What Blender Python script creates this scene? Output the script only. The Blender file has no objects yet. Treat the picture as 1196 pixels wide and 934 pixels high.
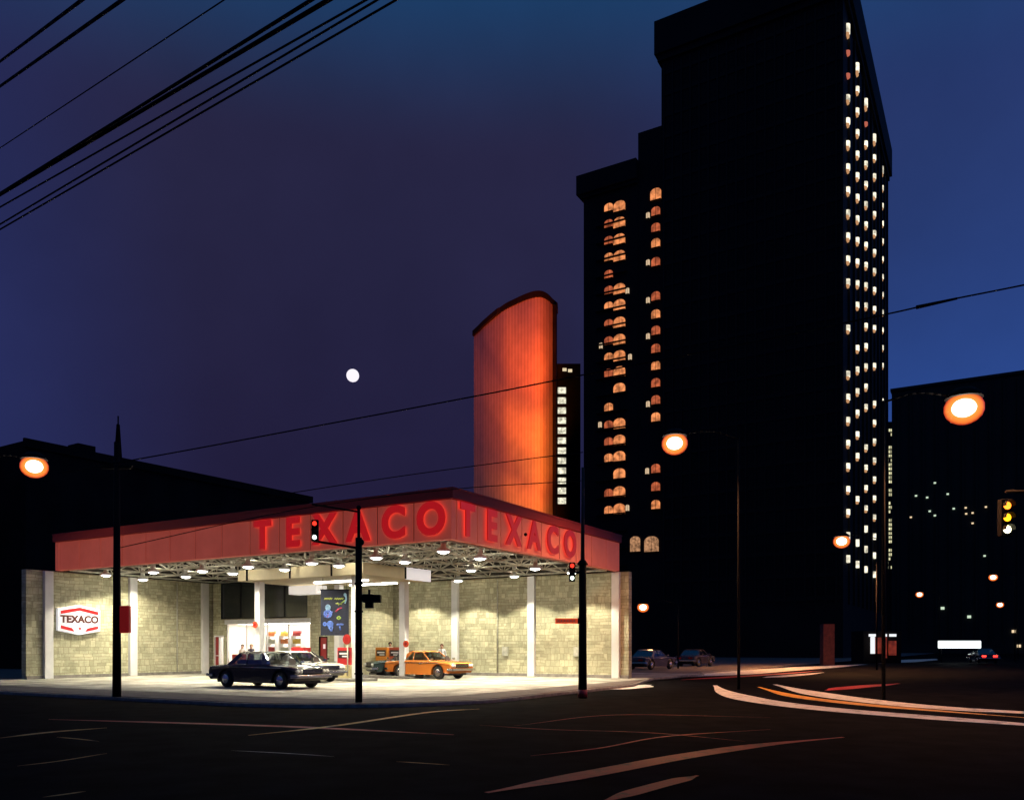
import bpy, bmesh, math, random
from mathutils import Vector, Matrix
random.seed(7)
PI = math.pi
scn = bpy.context.scene
col = scn.collection

# ------------------------------------------------------------------ camera, world, exposure
F, CX, HY, EYE = 977.0, 598.0, 755.0, 1.6            # read off the photograph (1196 px wide)
cd = bpy.data.cameras.new('camera'); cam = bpy.data.objects.new('camera', cd); col.objects.link(cam)
cam.location = (0, 0, EYE); cam.rotation_euler = (PI/2, 0, 0)
cd.sensor_width = 36; cd.lens = 36*F/1196; cd.shift_y = (HY-467)/1196
cd.clip_start = .1; cd.clip_end = 6000
scn.camera = cam
scn.view_settings.view_transform = 'Standard'; scn.view_settings.look = 'None'
scn.view_settings.exposure = 0; scn.view_settings.gamma = 1
scn.cycles.max_bounces = 6; scn.cycles.sample_clamp_indirect = 4; scn.cycles.use_denoising = True
scn.cycles.caustics_reflective = False; scn.cycles.caustics_refractive = False

w = bpy.data.worlds.new('World'); scn.world = w; w.use_nodes = True
nt = w.node_tree; N = nt.nodes; LK = nt.links
for n in list(N): N.remove(n)
def wn(t, **k):
    n = N.new(t)
    for a, b in k.items(): setattr(n, a, b)
    return n
wo = wn('ShaderNodeOutputWorld'); bg = wn('ShaderNodeBackground'); LK.new(bg.outputs[0], wo.inputs[0])
tc = wn('ShaderNodeTexCoord'); sp = wn('ShaderNodeSeparateXYZ'); LK.new(tc.outputs['Generated'], sp.inputs[0])
def ramp(src, a, b):
    m = wn('ShaderNodeMapRange', interpolation_type='SMOOTHSTEP'); LK.new(src, m.inputs[0])
    m.inputs[1].default_value = a; m.inputs[2].default_value = b; return m.outputs[0]
def mixc(f, a, b):
    m = wn('ShaderNodeMix', data_type='RGBA'); LK.new(f, m.inputs[0])
    for i, c in ((6, a), (7, b)):
        if isinstance(c, tuple): m.inputs[i].default_value = (*c, 1)
        else: LK.new(c, m.inputs[i])
    return m.outputs[2]
# twilight dome: violet low down, deep blue in the east (right), teal overhead
base = mixc(ramp(sp.outputs['Z'], .10, .55), (.0150, .0122, .044), (.0195, .0185, .056))
base = mixc(ramp(sp.outputs['X'], -.30, -.58), base, (.019, .026, .108))
east = mixc(ramp(sp.outputs['Z'], .10, .50), (.024, .072, .30), (.020, .040, .15))
base = mixc(ramp(sp.outputs['X'], .02, .42), base, east)
base = mixc(ramp(sp.outputs['Z'], .50, .68), base, (.008, .058, .165))
nz = wn('ShaderNodeTexNoise'); nz.inputs['Scale'].default_value = 7; nz.inputs['Detail'].default_value = 4
LK.new(tc.outputs['Generated'], nz.inputs['Vector'])
mr = wn('ShaderNodeMapRange'); LK.new(nz.outputs[0], mr.inputs[0]); mr.inputs[3].default_value = .82; mr.inputs[4].default_value = 1.22
mm = wn('ShaderNodeVectorMath', operation='SCALE'); LK.new(base, mm.inputs[0]); LK.new(mr.outputs[0], mm.inputs['Scale'])
LK.new(mm.outputs[0], bg.inputs['Color']); bg.inputs['Strength'].default_value = 1.0

# ------------------------------------------------------------------ materials
MATS = {}
def mat(name, c, rough=.7, metal=0, emit=None, es=1, noise=0, nscale=3, bump=0, spec=.5):
    if name in MATS: return MATS[name]
    m = bpy.data.materials.new(name); m.use_nodes = True; t = m.node_tree; b = t.nodes['Principled BSDF']
    b.inputs['Base Color'].default_value = (*c, 1); b.inputs['Roughness'].default_value = rough
    b.inputs['Metallic'].default_value = metal; b.inputs['Specular IOR Level'].default_value = spec
    if emit: b.inputs['Emission Color'].default_value = (*emit, 1); b.inputs['Emission Strength'].default_value = es
    if noise or bump:
        co = t.nodes.new('ShaderNodeTexCoord'); n = t.nodes.new('ShaderNodeTexNoise')
        n.inputs['Scale'].default_value = nscale; n.inputs['Detail'].default_value = 6
        t.links.new(co.outputs['Object'], n.inputs['Vector'])
    if noise:
        r = t.nodes.new('ShaderNodeValToRGB'); t.links.new(n.outputs[0], r.inputs[0])
        r.color_ramp.elements[0].position = .3; r.color_ramp.elements[1].position = .7
        r.color_ramp.elements[0].color = (*[x*(1-noise) for x in c], 1); r.color_ramp.elements[1].color = (*[min(1, x*(1+noise)) for x in c], 1)
        t.links.new(r.outputs[0], b.inputs['Base Color'])
    if bump:
        bp = t.nodes.new('ShaderNodeBump'); bp.inputs['Strength'].default_value = bump; bp.inputs['Distance'].default_value = .02
        t.links.new(n.outputs[0], bp.inputs['Height']); t.links.new(bp.outputs[0], b.inputs['Normal'])
    MATS[name] = m; return m
def emat(name, c, s, tex=None):
    """something that gives off light; tex = strength variation over it (curtains, tubes)"""
    if name in MATS: return MATS[name]
    m = mat(name, (.02, .02, .02), .4, emit=c, es=s)
    if tex:
        t = m.node_tree; b = t.nodes['Principled BSDF']; co = t.nodes.new('ShaderNodeTexCoord')
        n = t.nodes.new('ShaderNodeTexNoise'); n.inputs['Scale'].default_value = tex
        t.links.new(co.outputs['Object'], n.inputs['Vector'])
        r = t.nodes.new('ShaderNodeMapRange'); t.links.new(n.outputs[0], r.inputs[0])
        r.inputs[1].default_value = .3; r.inputs[2].default_value = .7; r.inputs[3].default_value = s*.35; r.inputs[4].default_value = s*1.5
        t.links.new(r.outputs[0], b.inputs['Emission Strength'])
    return m
def ashlar(name, c1, c2, mortar, bw=.5, bh=.165, dist=.02):
    m = mat(name, c1, .9); t = m.node_tree; b = t.nodes['Principled BSDF']
    co = t.nodes.new('ShaderNodeTexCoord'); s = t.nodes.new('ShaderNodeSeparateXYZ'); t.links.new(co.outputs['Object'], s.inputs[0])
    a = t.nodes.new('ShaderNodeMath'); t.links.new(s.outputs[0], a.inputs[0]); t.links.new(s.outputs[1], a.inputs[1])
    nn = t.nodes.new('ShaderNodeTexNoise'); nn.inputs['Scale'].default_value = .9; t.links.new(co.outputs['Object'], nn.inputs['Vector'])
    ad = t.nodes.new('ShaderNodeMath'); ad.operation = 'MULTIPLY_ADD'; t.links.new(nn.outputs[0], ad.inputs[0]); ad.inputs[1].default_value = .16
    t.links.new(s.outputs[2], ad.inputs[2])
    cb = t.nodes.new('ShaderNodeCombineXYZ'); t.links.new(a.outputs[0], cb.inputs[0]); t.links.new(ad.outputs[0], cb.inputs[1])
    def brick(w_, h_, off, sq):
        k = t.nodes.new('ShaderNodeTexBrick'); t.links.new(cb.outputs[0], k.inputs['Vector']); k.offset = off; k.squash = sq; k.squash_frequency = 3
        k.inputs['Scale'].default_value = 1; k.inputs['Brick Width'].default_value = w_; k.inputs['Row Height'].default_value = h_
        k.inputs['Mortar Size'].default_value = .009; k.inputs['Color1'].default_value = (*c1, 1); k.inputs['Color2'].default_value = (*c2, 1)
        k.inputs['Mortar'].default_value = (*mortar, 1); k.inputs['Bias'].default_value = 0; return k
    k1 = brick(bw, bh, .43, 1.6); k2 = brick(bw*.55, bh*2, .3, .7)
    n = t.nodes.new('ShaderNodeTexNoise'); n.inputs['Scale'].default_value = 1.3; n.inputs['Detail'].default_value = 5; t.links.new(co.outputs['Object'], n.inputs['Vector'])
    st = t.nodes.new('ShaderNodeMapRange'); t.links.new(n.outputs[0], st.inputs[0]); st.inputs[1].default_value = .47; st.inputs[2].default_value = .53
    mx = t.nodes.new('ShaderNodeMix'); mx.data_type = 'RGBA'; t.links.new(st.outputs[0], mx.inputs[0]); t.links.new(k1.outputs[0], mx.inputs[6]); t.links.new(k2.outputs[0], mx.inputs[7])
    n2 = t.nodes.new('ShaderNodeTexNoise'); n2.inputs['Scale'].default_value = 2.3; n2.inputs['Roughness'].default_value = .75; n2.inputs['Detail'].default_value = 6; t.links.new(co.outputs['Object'], n2.inputs['Vector'])
    mr2 = t.nodes.new('ShaderNodeMapRange'); t.links.new(n2.outputs[0], mr2.inputs[0]); mr2.inputs[3].default_value = .45; mr2.inputs[4].default_value = 1.5
    ml = t.nodes.new('ShaderNodeVectorMath'); ml.operation = 'SCALE'; t.links.new(mx.outputs[2], ml.inputs[0]); t.links.new(mr2.outputs[0], ml.inputs['Scale'])
    t.links.new(ml.outputs[0], b.inputs['Base Color'])
    bw_ = t.nodes.new('ShaderNodeRGBToBW'); t.links.new(ml.outputs[0], bw_.inputs[0])
    bp = t.nodes.new('ShaderNodeBump'); bp.inputs['Strength'].default_value = .9; bp.inputs['Distance'].default_value = dist
    t.links.new(bw_.outputs[0], bp.inputs['Height']); t.links.new(bp.outputs[0], b.inputs['Normal'])
    return m
def glass_mat(name, tint, opac=.35):
    if name in MATS: return MATS[name]
    m = bpy.data.materials.new(name); m.use_nodes = True; t = m.node_tree; t.nodes.clear()
    o = t.nodes.new('ShaderNodeOutputMaterial'); tr = t.nodes.new('ShaderNodeBsdfTransparent'); gl = t.nodes.new('ShaderNodeBsdfGlossy')
    mx = t.nodes.new('ShaderNodeMixShader'); mx.inputs[0].default_value = opac
    tr.inputs[0].default_value = (*tint, 1); gl.inputs[0].default_value = (.6, .62, .65, 1); gl.inputs[1].default_value = .05
    t.links.new(tr.outputs[0], mx.inputs[1]); t.links.new(gl.outputs[0], mx.inputs[2]); t.links.new(mx.outputs[0], o.inputs[0])
    MATS[name] = m; return m

STONE = ashlar('station_stone', (.37, .35, .23), (.58, .56, .38), (.25, .22, .14))
WHITE = mat('white_paint', (.78, .77, .76), .55, noise=.06, nscale=2)
CREAM = mat('cream_panel', (.80, .70, .46), .5, noise=.05)
CONC = mat('concrete_lot', (.46, .43, .36), .8, noise=.22, nscale=.9, bump=.3)
def joints(m, w_):
    t = m.node_tree; b = t.nodes['Principled BSDF']; src = b.inputs['Base Color'].links[0].from_socket
    co = t.nodes.new('ShaderNodeTexCoord'); k = t.nodes.new('ShaderNodeTexBrick'); t.links.new(co.outputs['Object'], k.inputs['Vector']); k.offset = 0
    for a, v in (('Scale', 1), ('Brick Width', w_), ('Row Height', w_), ('Mortar Size', .03), ('Mortar Smooth', .3)): k.inputs[a].default_value = v
    k.inputs['Color1'].default_value = (1, 1, 1, 1); k.inputs['Color2'].default_value = (.86, .86, .84, 1); k.inputs['Mortar'].default_value = (.35, .33, .3, 1)
    n = t.nodes.new('ShaderNodeTexNoise'); n.inputs['Scale'].default_value = .45; n.inputs['Detail'].default_value = 8; n.inputs['Roughness'].default_value = .7; t.links.new(co.outputs['Object'], n.inputs['Vector'])
    r_ = t.nodes.new('ShaderNodeMapRange'); t.links.new(n.outputs[0], r_.inputs[0]); r_.inputs[1].default_value = .35; r_.inputs[2].default_value = .6; r_.inputs[3].default_value = .45
    x = t.nodes.new('ShaderNodeMix'); x.data_type = 'RGBA'; x.blend_type = 'MULTIPLY'; x.inputs[0].default_value = 1; t.links.new(src, x.inputs[6]); t.links.new(k.outputs[0], x.inputs[7])
    v = t.nodes.new('ShaderNodeVectorMath'); v.operation = 'SCALE'; t.links.new(x.outputs[2], v.inputs[0]); t.links.new(r_.outputs[0], v.inputs['Scale']); t.links.new(v.outputs[0], b.inputs['Base Color'])
joints(CONC, 4.2)
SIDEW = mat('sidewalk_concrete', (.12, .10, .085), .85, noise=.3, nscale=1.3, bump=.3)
KERB = mat('kerb_concrete', (.22, .20, .18), .85, noise=.3, nscale=4)
ASPH = mat('asphalt', (.0062, .0058, .0066), .85, noise=.7, nscale=1.3, bump=.8, spec=.015)
BLACK = mat('black_iron', (.007, .006, .006), .8, spec=.12)
STEEL = mat('truss_steel', (.50, .49, .42), .5, noise=.3, nscale=5)
DECK = mat('roof_deck', (.018, .015, .012), .9, noise=.4, nscale=2)
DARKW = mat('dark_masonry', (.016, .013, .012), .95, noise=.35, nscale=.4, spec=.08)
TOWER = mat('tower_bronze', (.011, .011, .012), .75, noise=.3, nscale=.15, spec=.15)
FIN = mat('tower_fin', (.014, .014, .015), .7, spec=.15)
DGLASS = mat('dark_glass', (.008, .012, .018), .12, spec=.6)
CHROME = mat('chrome', (.75, .74, .72), .18, metal=1)
RUBBER = mat('rubber', (.014, .014, .014), .8)
CAB = mat('car_interior', (.06, .045, .04), .9)
CARGL = glass_mat('car_glass', (.55, .6, .58), .3)
SHOPGL = glass_mat('shop_glass', (.93, .95, .94), .08)
HEADL = mat('headlight_glass', (.8, .8, .75), .15)
TAILL = mat('taillight_glass', (.35, .01, .01), .25)

# ------------------------------------------------------------------ mesh helper
class MB:
    def __init__(s): s.bm = bmesh.new(); s.mi = 0
    def _f(s, vs, sm=False):
        try:
            f = s.bm.faces.new(vs); f.material_index = s.mi; f.smooth = sm; return f
        except ValueError: return None
    def box(s, x0, x1, y0, y1, z0, z1, M=None):
        P = [(x, y, z) for x in (x0, x1) for y in (y0, y1) for z in (z0, z1)]
        if M: P = [M @ Vector(p) for p in P]
        v = [s.bm.verts.new(p) for p in P]
        for q in ((0,1,3,2), (4,6,7,5), (0,4,5,1), (2,3,7,6), (0,2,6,4), (1,5,7,3)): s._f([v[i] for i in q])
        return s
    def hexa(s, P):
        v = [s.bm.verts.new(p) for p in P]                # 4 bottom, 4 top
        for q in ((3,2,1,0), (4,5,6,7), (0,1,5,4), (1,2,6,5), (2,3,7,6), (3,0,4,7)): s._f([v[i] for i in q])
        return s
    def tube(s, a, b, r, r2=None, n=8, cap=True, sm=True):
        a = Vector(a); b = Vector(b); d = (b-a)
        if d.length < 1e-6: return s
        q = d.to_track_quat('Z', 'Y'); r2 = r if r2 is None else r2
        A = [s.bm.verts.new(a + q @ Vector((r*math.cos(2*PI*i/n), r*math.sin(2*PI*i/n), 0))) for i in range(n)]
        B = [s.bm.verts.new(b + q @ Vector((r2*math.cos(2*PI*i/n), r2*math.sin(2*PI*i/n), 0))) for i in range(n)]
        for i in range(n): s._f([A[i], A[(i+1) % n], B[(i+1) % n], B[i]], sm)
        if cap: s._f(A[::-1]); s._f(B)
        return s
    def bar(s, a, b, t):
        return s.tube(a, b, t, n=4, sm=False)
    def path(s, pts, r, n=6):
        for a, b in zip(pts, pts[1:]): s.tube(a, b, r, n=n)
        return s
    def lathe(s, prof, c=(0, 0, 0), n=20, axis='Z', sm=True):
        c = Vector(c); rings = []
        for r, z in prof:
            ring = []
            for i in range(n):
                a = 2*PI*i/n
                p = Vector((r*math.cos(a), r*math.sin(a), z))
                if axis == 'Y': p = Vector((p.x, p.z, p.y))
                if axis == 'X': p = Vector((p.z, p.x, p.y))
                ring.append(s.bm.verts.new(c+p))
            rings.append(ring)
        for A, B in zip(rings, rings[1:]):
            for i in range(n): s._f([A[i], A[(i+1) % n], B[(i+1) % n], B[i]], sm)
        s._f(rings[0][::-1]); s._f(rings[-1])
        return s
    def ball(s, c, r, n=16, sz=1):
        k = n//2
        return s.lathe([(max(r*math.sin(PI*i/k), 1e-4), -r*sz*math.cos(PI*i/k)) for i in range(k+1)], c, n)
    def prism(s, pts, z0, z1, M=None):
        A = [Vector((x, y, z0)) for x, y in pts]; B = [Vector((x, y, z1)) for x, y in pts]
        if M: A = [M @ p for p in A]; B = [M @ p for p in B]
        A = [s.bm.verts.new(p) for p in A]; B = [s.bm.verts.new(p) for p in B]; n = len(A)
        s._f(A[::-1]); s._f(B)
        for i in range(n): s._f([A[i], A[(i+1) % n], B[(i+1) % n], B[i]])
        return s
    def build(s, name, mats, parent=None, bevel=0, fix=True):
        if fix: bmesh.ops.recalc_face_normals(s.bm, faces=s.bm.faces[:])
        me = bpy.data.meshes.new(name); s.bm.to_mesh(me); s.bm.free()
        for m in (mats if isinstance(mats, (list, tuple)) else [mats]): me.materials.append(m)
        o = bpy.data.objects.new(name, me); col.objects.link(o)
        if parent: o.parent = parent
        if bevel:
            b = o.modifiers.new('bevel', 'BEVEL'); b.width = bevel; b.segments = 2; b.limit_method = 'ANGLE'
        return o
def thing(name, label, cat, loc=(0, 0, 0), rz=0, group=None):
    o = bpy.data.objects.new(name, None); col.objects.link(o); o.location = loc; o.rotation_euler = (0, 0, rz)
    o['label'] = label; o['category'] = cat
    if group: o['group'] = group
    return o
def tag(o, label, cat, group=None):
    o['label'] = label; o['category'] = cat
    if group: o['group'] = group
    return o
def struct(o, kind='structure'): o['kind'] = kind; return o
def copy_tree(o, parent=None):
    c = o.copy(); col.objects.link(c)
    if parent: c.parent = parent
    for ch in list(o.children): copy_tree(ch, c)
    return c
def light(kind, parent, loc, e, c, rot=(0, 0, 0), **k):
    d = bpy.data.lights.new('lamp_light', kind); d.energy = e; d.color = c
    for a, b in k.items(): setattr(d, a, b)
    o = bpy.data.objects.new('lamp_light', d); col.objects.link(o); o.parent = parent; o.location = loc; o.rotation_euler = rot
    return o
def text_mesh(txt, size, ext, off=0, xs=1):
    c = bpy.data.curves.new('t', 'FONT'); c.body = txt; c.size = size; c.extrude = ext; c.offset = off
    c.align_x = 'CENTER'; c.align_y = 'CENTER'; c.resolution_u = 6
    o = bpy.data.objects.new('t', c); col.objects.link(o)
    dg = bpy.context.evaluated_depsgraph_get(); me = bpy.data.meshes.new_from_object(o.evaluated_get(dg))
    bpy.data.objects.remove(o); 
    me.transform(Matrix.Diagonal((xs, 1, 1, 1)))
    return me
def text_obj(name, txt, size, ext, m, parent, M, off=0, xs=1):
    me = text_mesh(txt, size, ext, off, xs); me.transform(M); me.materials.clear()
    for mm_ in (m if isinstance(m, (list, tuple)) else [m]): me.materials.append(mm_)
    o = bpy.data.objects.new(name, me); col.objects.link(o); o.parent = parent
    return o

# photo geometry -> world
def at(px, d, py=None):
    return Vector(((px-CX)/F*d, d, 0 if py is None else EYE+(HY-py)/F*d))
def ground(px, py): return at(px, EYE*F/(py-HY))
class Frame:                       # local X runs away to the right (v), local Y away to the left (u)
    def __init__(s, o, th):
        s.o = Vector(o); s.v = Vector((math.sin(th), math.cos(th), 0)); s.u = Vector((-math.cos(th), math.sin(th), 0)); s.rz = PI/2-th
    def loc(s, p): q = Vector(p)-s.o; return Vector((q.dot(s.v), q.dot(s.u), q.z))
    def wor(s, p): return s.o + s.v*p[0] + s.u*p[1] + Vector((0, 0, p[2]))
    def hit(s, px, py, axis, val): # ray through a pixel meets local plane
        r = Vector(((px-CX)/F, 1, (HY-py)/F)); n = s.v if axis == 0 else s.u
        e = Vector((0, 0, EYE)); t = (val - (e-s.o).dot(n))/r.dot(n)
        return s.loc(e+r*t)
SF = Frame((-2.14, 29.9, 0), math.radians(30.8))      # the filling station's corner
CF = Frame((47.5, 120, 0), math.radians(30.1))        # the towers' grid, origin at the near arris

# ------------------------------------------------------------------ ground, streets
m = MB(); m.box(-3000, 3000, -200, 3000, -.5, -.12); struct(m.build('ground', ASPH))
def arc(cx, cy, r, a0, a1, n=10): return [(cx+r*math.cos(a0+(a1-a0)*i/n), cy+r*math.sin(a0+(a1-a0)*i/n)) for i in range(n+1)]
def block(x0, y0, x1, y1, r):      # city block outline in the station frame, near corner rounded
    return arc(x0+r, y0+r, r, 1.5*PI, PI) + [(x0, y1), (x1, y1), (x1, y0+3.3), (20, y0+3.3), (15.7, y0+2.1), (9, y0+.3)]
m = MB(); m.prism(block(-8.0, -3.5, 320, 90, 6), -.12, -.02); o = m.build('kerb', KERB); o.location = SF.o; o.rotation_euler.z = SF.rz; struct(o)
m = MB(); m.prism(block(-7.82, -3.32, 320, 90, 5.8), -.11, -.004); o = m.build('sidewalk', SIDEW); o.location = SF.o; o.rotation_euler.z = SF.rz; struct(o)
m = MB(); m.prism(arc(-1.5, 2.5, 4, 1.5*PI, PI) + [(-5.5, 25.5), (24, 25.5), (24, -1.5)], -.09, 0); o = m.build('forecourt_ground', CONC); o.location = SF.o; o.rotation_euler.z = SF.rz; struct(o)

# headlight and tail-light trails through the junction, painted as patchy coloured strips (each flush sheet 4 mm over the asphalt)
def trailmat(name, c, breakup=.5, rough=.5):
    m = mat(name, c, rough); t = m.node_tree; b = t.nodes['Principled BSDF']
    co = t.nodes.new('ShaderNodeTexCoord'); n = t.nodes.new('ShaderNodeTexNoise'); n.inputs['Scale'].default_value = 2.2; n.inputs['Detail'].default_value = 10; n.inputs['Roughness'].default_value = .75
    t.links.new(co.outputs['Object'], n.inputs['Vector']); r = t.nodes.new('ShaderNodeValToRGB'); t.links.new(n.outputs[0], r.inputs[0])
    r.color_ramp.elements[0].position = breakup-.08; r.color_ramp.elements[0].color = (*[x*.12 for x in c], 1)
    r.color_ramp.elements[1].position = breakup+.04; r.color_ramp.elements[1].color = (*c, 1)
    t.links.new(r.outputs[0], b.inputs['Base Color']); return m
TRAIL_W = trailmat('white_trail_paint', (.85, .82, .74), .44)
TRAIL_Y = trailmat('yellow_trail_paint', (.75, .36, .05), .42)
TRAIL_R = trailmat('red_trail_paint', (.55, .016, .010), .44)
def smooth(pts, k=8):
    out = []
    P = [Vector(p) for p in pts]; P = [2*P[0]-P[1]] + P + [2*P[-1]-P[-2]]
    for i in range(1, len(P)-2):
        for j in range(k):
            t = j/k; a, b, c, d = P[i-1:i+3]
            out.append(.5*((2*b)+(c-a)*t+(2*a-5*b+4*c-d)*t*t+(3*b-a-3*c+d)*t**3))
    out.append(P[-2]); return out
_z = [-.116]
def line(px, width, mt):
    g = []
    for x, y in px:
        p = ground(x, y); g.append(Vector((p.x, p.y, 0)))
    # the road lies 12 cm lower than the forecourt
    g = [p*((EYE+.12)/EYE) for p in g]
    pts = smooth(g); m = MB(); prev = None; z = _z[0]; _z[0] += .0006
    for i, p in enumerate(pts):
        d = (pts[min(i+1, len(pts)-1)]-pts[max(i-1, 0)]).normalized(); n = Vector((-d.y, d.x, 0))*width/2
        t = i/(len(pts)-1); k = min(1, min(t, 1-t)/.3); n *= .18+.82*k*k*(3-2*k)
        a = m.bm.verts.new((p.x-n.x, p.y-n.y, z)); b = m.bm.verts.new((p.x+n.x, p.y+n.y, z))
        if prev: m._f([prev[0], a, b, prev[1]])
        prev = (a, b)
    o = m.build('painted_light_trails', mt, fix=False)
    for f in o.data.polygons:
        pass
    return struct(o)
line([(835, 800), (845, 807), (872, 815), (915, 822), (980, 829), (1080, 837), (1200, 846), (1330, 856)], 1.1, TRAIL_W)
line([(905, 799), (935, 806), (975, 813), (1040, 821), (1110, 827), (1200, 832), (1330, 838)], 1.2, TRAIL_W)
line([(886, 802), (925, 812), (985, 820), (1060, 827), (1200, 838)], .7, TRAIL_Y)
line([(790, 790.5), (850, 786.5), (900, 782.5), (960, 778.5), (1010, 775.5)], 3.4, TRAIL_W)
line([(796, 793.5), (850, 790.5), (905, 787), (960, 783)], 1.0, TRAIL_R)
line([(1028, 774), (1060, 771.5), (1092, 769)], 4, TRAIL_W)
line([(892, 791), (920, 789), (962, 785)], 1.0, TRAIL_W)
line([(965, 806), (1000, 802), (1050, 798)], 1.0, TRAIL_R)
line([(688, 805), (720, 802.5), (757, 799.5)], 2.2, TRAIL_W)
line([(57, 840), (200, 844), (350, 849), (530, 858)], .28, TRAIL_R)
line([(568, 926), (640, 913), (720, 898), (800, 883), (890, 870), (985, 861)], .42, TRAIL_R)
line([(700, 938), (745, 924), (790, 912), (815, 906)], .26, TRAIL_R)
line([(0, 862), (60, 855), (125, 850)], .2, TRAIL_Y)
line([(66, 861), (90, 863), (116, 866)], .06, TRAIL_Y)
line([(20, 895), (70, 889), (125, 880)], .06, TRAIL_Y)
line([(620, 883), (700, 874), (780, 860), (900, 852)], .07, TRAIL_R)
line([(560, 847), (640, 852), (760, 856), (870, 866)], .05, TRAIL_R)
line([(290, 859), (390, 848), (500, 832), (560, 828)], .2, TRAIL_Y)
line([(600, 848), (720, 835), (900, 838)], .05, TRAIL_R)
line([(270, 877), (330, 880), (390, 884)], .03, TRAIL_W)
line([(463, 890), (495, 892), (525, 894)], .04, TRAIL_Y)
line([(50, 932), (80, 928), (100, 925)], .06, TRAIL_Y)

# ------------------------------------------------------------------ filling station
st = thing('gas_station', 'open corner filling station with lit red TEXACO fascia, stone back walls and white columns', 'gas station', SF.o, SF.rz)
W, D, ZB, ZT = 14.9, 24.5, 5.46, 7.24          # W along local X (right fascia), D along local Y (left fascia)
MB().box(-1.45, W+.4, D, D+.4, 0, 5.42).build('wall', STONE, st)
MB().box(W, W+.4, -.5, D, 0, 5.42).build('wall', STONE, st)
MB().box(-1.47, W-.02, D-.09, D-.002, 0, .16).build('base_kerb', KERB, st)
MB().box(W-.09, W-.002, -.52, D-.1, 0, .16).build('base_kerb', KERB, st)
for y in (.15, 5.1, 10.1, 15.0, 19.6):
    MB().box(W-.22, W-.003, y-.21, y+.21, .003, 5.40).build('column', WHITE, st, .015)
for x in (-.42, 4.3, 9.1):
    MB().box(x-.22, x+.22, D-.22, D-.003, .003, 5.40).build('column', WHITE, st, .015)
# upper stone band behind roof edge + roof
m = MB(); m.box(.32, W+.38, .32, D+.38, 6.86, 6.98); m.build('roof', DECK, st)
m = MB(); m.box(W+.02, W+.36, .33, D+.34, 5.44, 6.85); m.box(.33, W+.01, D+.02, D+.36, 5.44, 6.85); m.build('parapet', DECK, st)
# fascia panels: translucent backlit red plastic
FAS = mat('fascia_red', (.50, .17, .14), .6, emit=(.74, .11, .06), es=.27, noise=.2, nscale=.5)
SEAM = mat('fascia_seam', (.10, .03, .03), .6)
CAPM = mat('fascia_cap', (.48, .06, .05), .6, spec=.2)
pitchL, pitchR = D/14.2, W/9
for k in range(15):
    MB().box(0, .3, k*pitchL+.03, min(D, (k+1)*pitchL)-.03, ZB, ZT-.36).build('fascia_panel', FAS, st)
for k in range(9):
    MB().box(max(k*pitchR+.03, .32), (k+1)*pitchR-.03, 0.0, .3, ZB, ZT-.36).build('fascia_panel', FAS, st)
m = MB(); m.box(.04, .28, .31, D, ZB+.02, ZT-.34); m.box(.04, W, .04, .28, ZB+.02, ZT-.34); m.build('fascia_backing', SEAM, st)
m = MB(); m.box(-.10, .3, -.10, D+.05, ZT-.34, ZT-.02); m.box(.31, W+.05, -.10, .3, ZT-.34, ZT-.02)
m.box(-.13, .33, -.13, D+.05, ZT-.02, ZT+.05); m.box(.34, W+.05, -.13, .33, ZT-.02, ZT+.05); m.build('fascia_cap', CAPM, st)
# letters, standing off the panels, lit so that they halo the red panels behind
LET = emat('letter_red', (.80, .012, .014), .46)
GLOW = emat('letter_back_glow', (1, .04, .03), 1.7)
def letter(ch, ctr, R, h=1.12, xs=.98):
    o = text_obj('letter', ch, h*1.42, .03, [LET, GLOW], st, Matrix.Translation(ctr) @ R, off=.06, xs=xs)
    n = (R @ Vector((0, 0, 1)))
    for p in o.data.polygons:
        p.material_index = 1 if p.normal.dot(n) < -.5 else 0
    return o
RL = Matrix(((0, 0, -1, 0), (-1, 0, 0, 0), (0, 1, 0, 0), (0, 0, 0, 1)))       # faces -X, reads towards -Y
RR = Matrix(((1, 0, 0, 0), (0, 0, -1, 0), (0, 1, 0, 0), (0, 0, 0, 1)))        # faces -Y, reads towards +X
for i, ch in enumerate('TEXACO'):
    letter(ch, Vector((-.11, (5.5-i)*pitchL, 6.17)), RL)
    letter(ch, Vector(((i+.5)*pitchR, -.11, 6.17)), RR, xs=.92)
MB().ball((2.5*pitchR+.82, -.18, 6.17), .07).build('letter_dot', BLACK, st)
# space frame under the roof
m = MB(); nx, ny = 6, 10; zb, zt = 5.5, 6.5
X = [.6+(W-.9)*i/nx for i in range(nx+1)]; Y = [.6+(D-.9)*i/ny for i in range(ny+1)]
for i in range(nx+1):
    m.bar((X[i], Y[0], zb), (X[i], Y[-1], zb), .045)
for j in range(ny+1):
    m.bar((X[0], Y[j], zb), (X[-1], Y[j], zb), .045)
Xm = [(a+b)/2 for a, b in zip(X, X[1:])]; Ym = [(a+b)/2 for a, b in zip(Y, Y[1:])]
for x in Xm: m.bar((x, Ym[0], zt), (x, Ym[-1], zt), .045)
for y in Ym: m.bar((Xm[0], y, zt), (Xm[-1], y, zt), .045)
for i in range(nx):
    for j in range(ny):
        for a in (0, 1):
            for b in (0, 1): m.bar((X[i+a], Y[j+b], zb), (Xm[i], Ym[j], zt), .03)
m.build('space_frame', STEEL, st)
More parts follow.
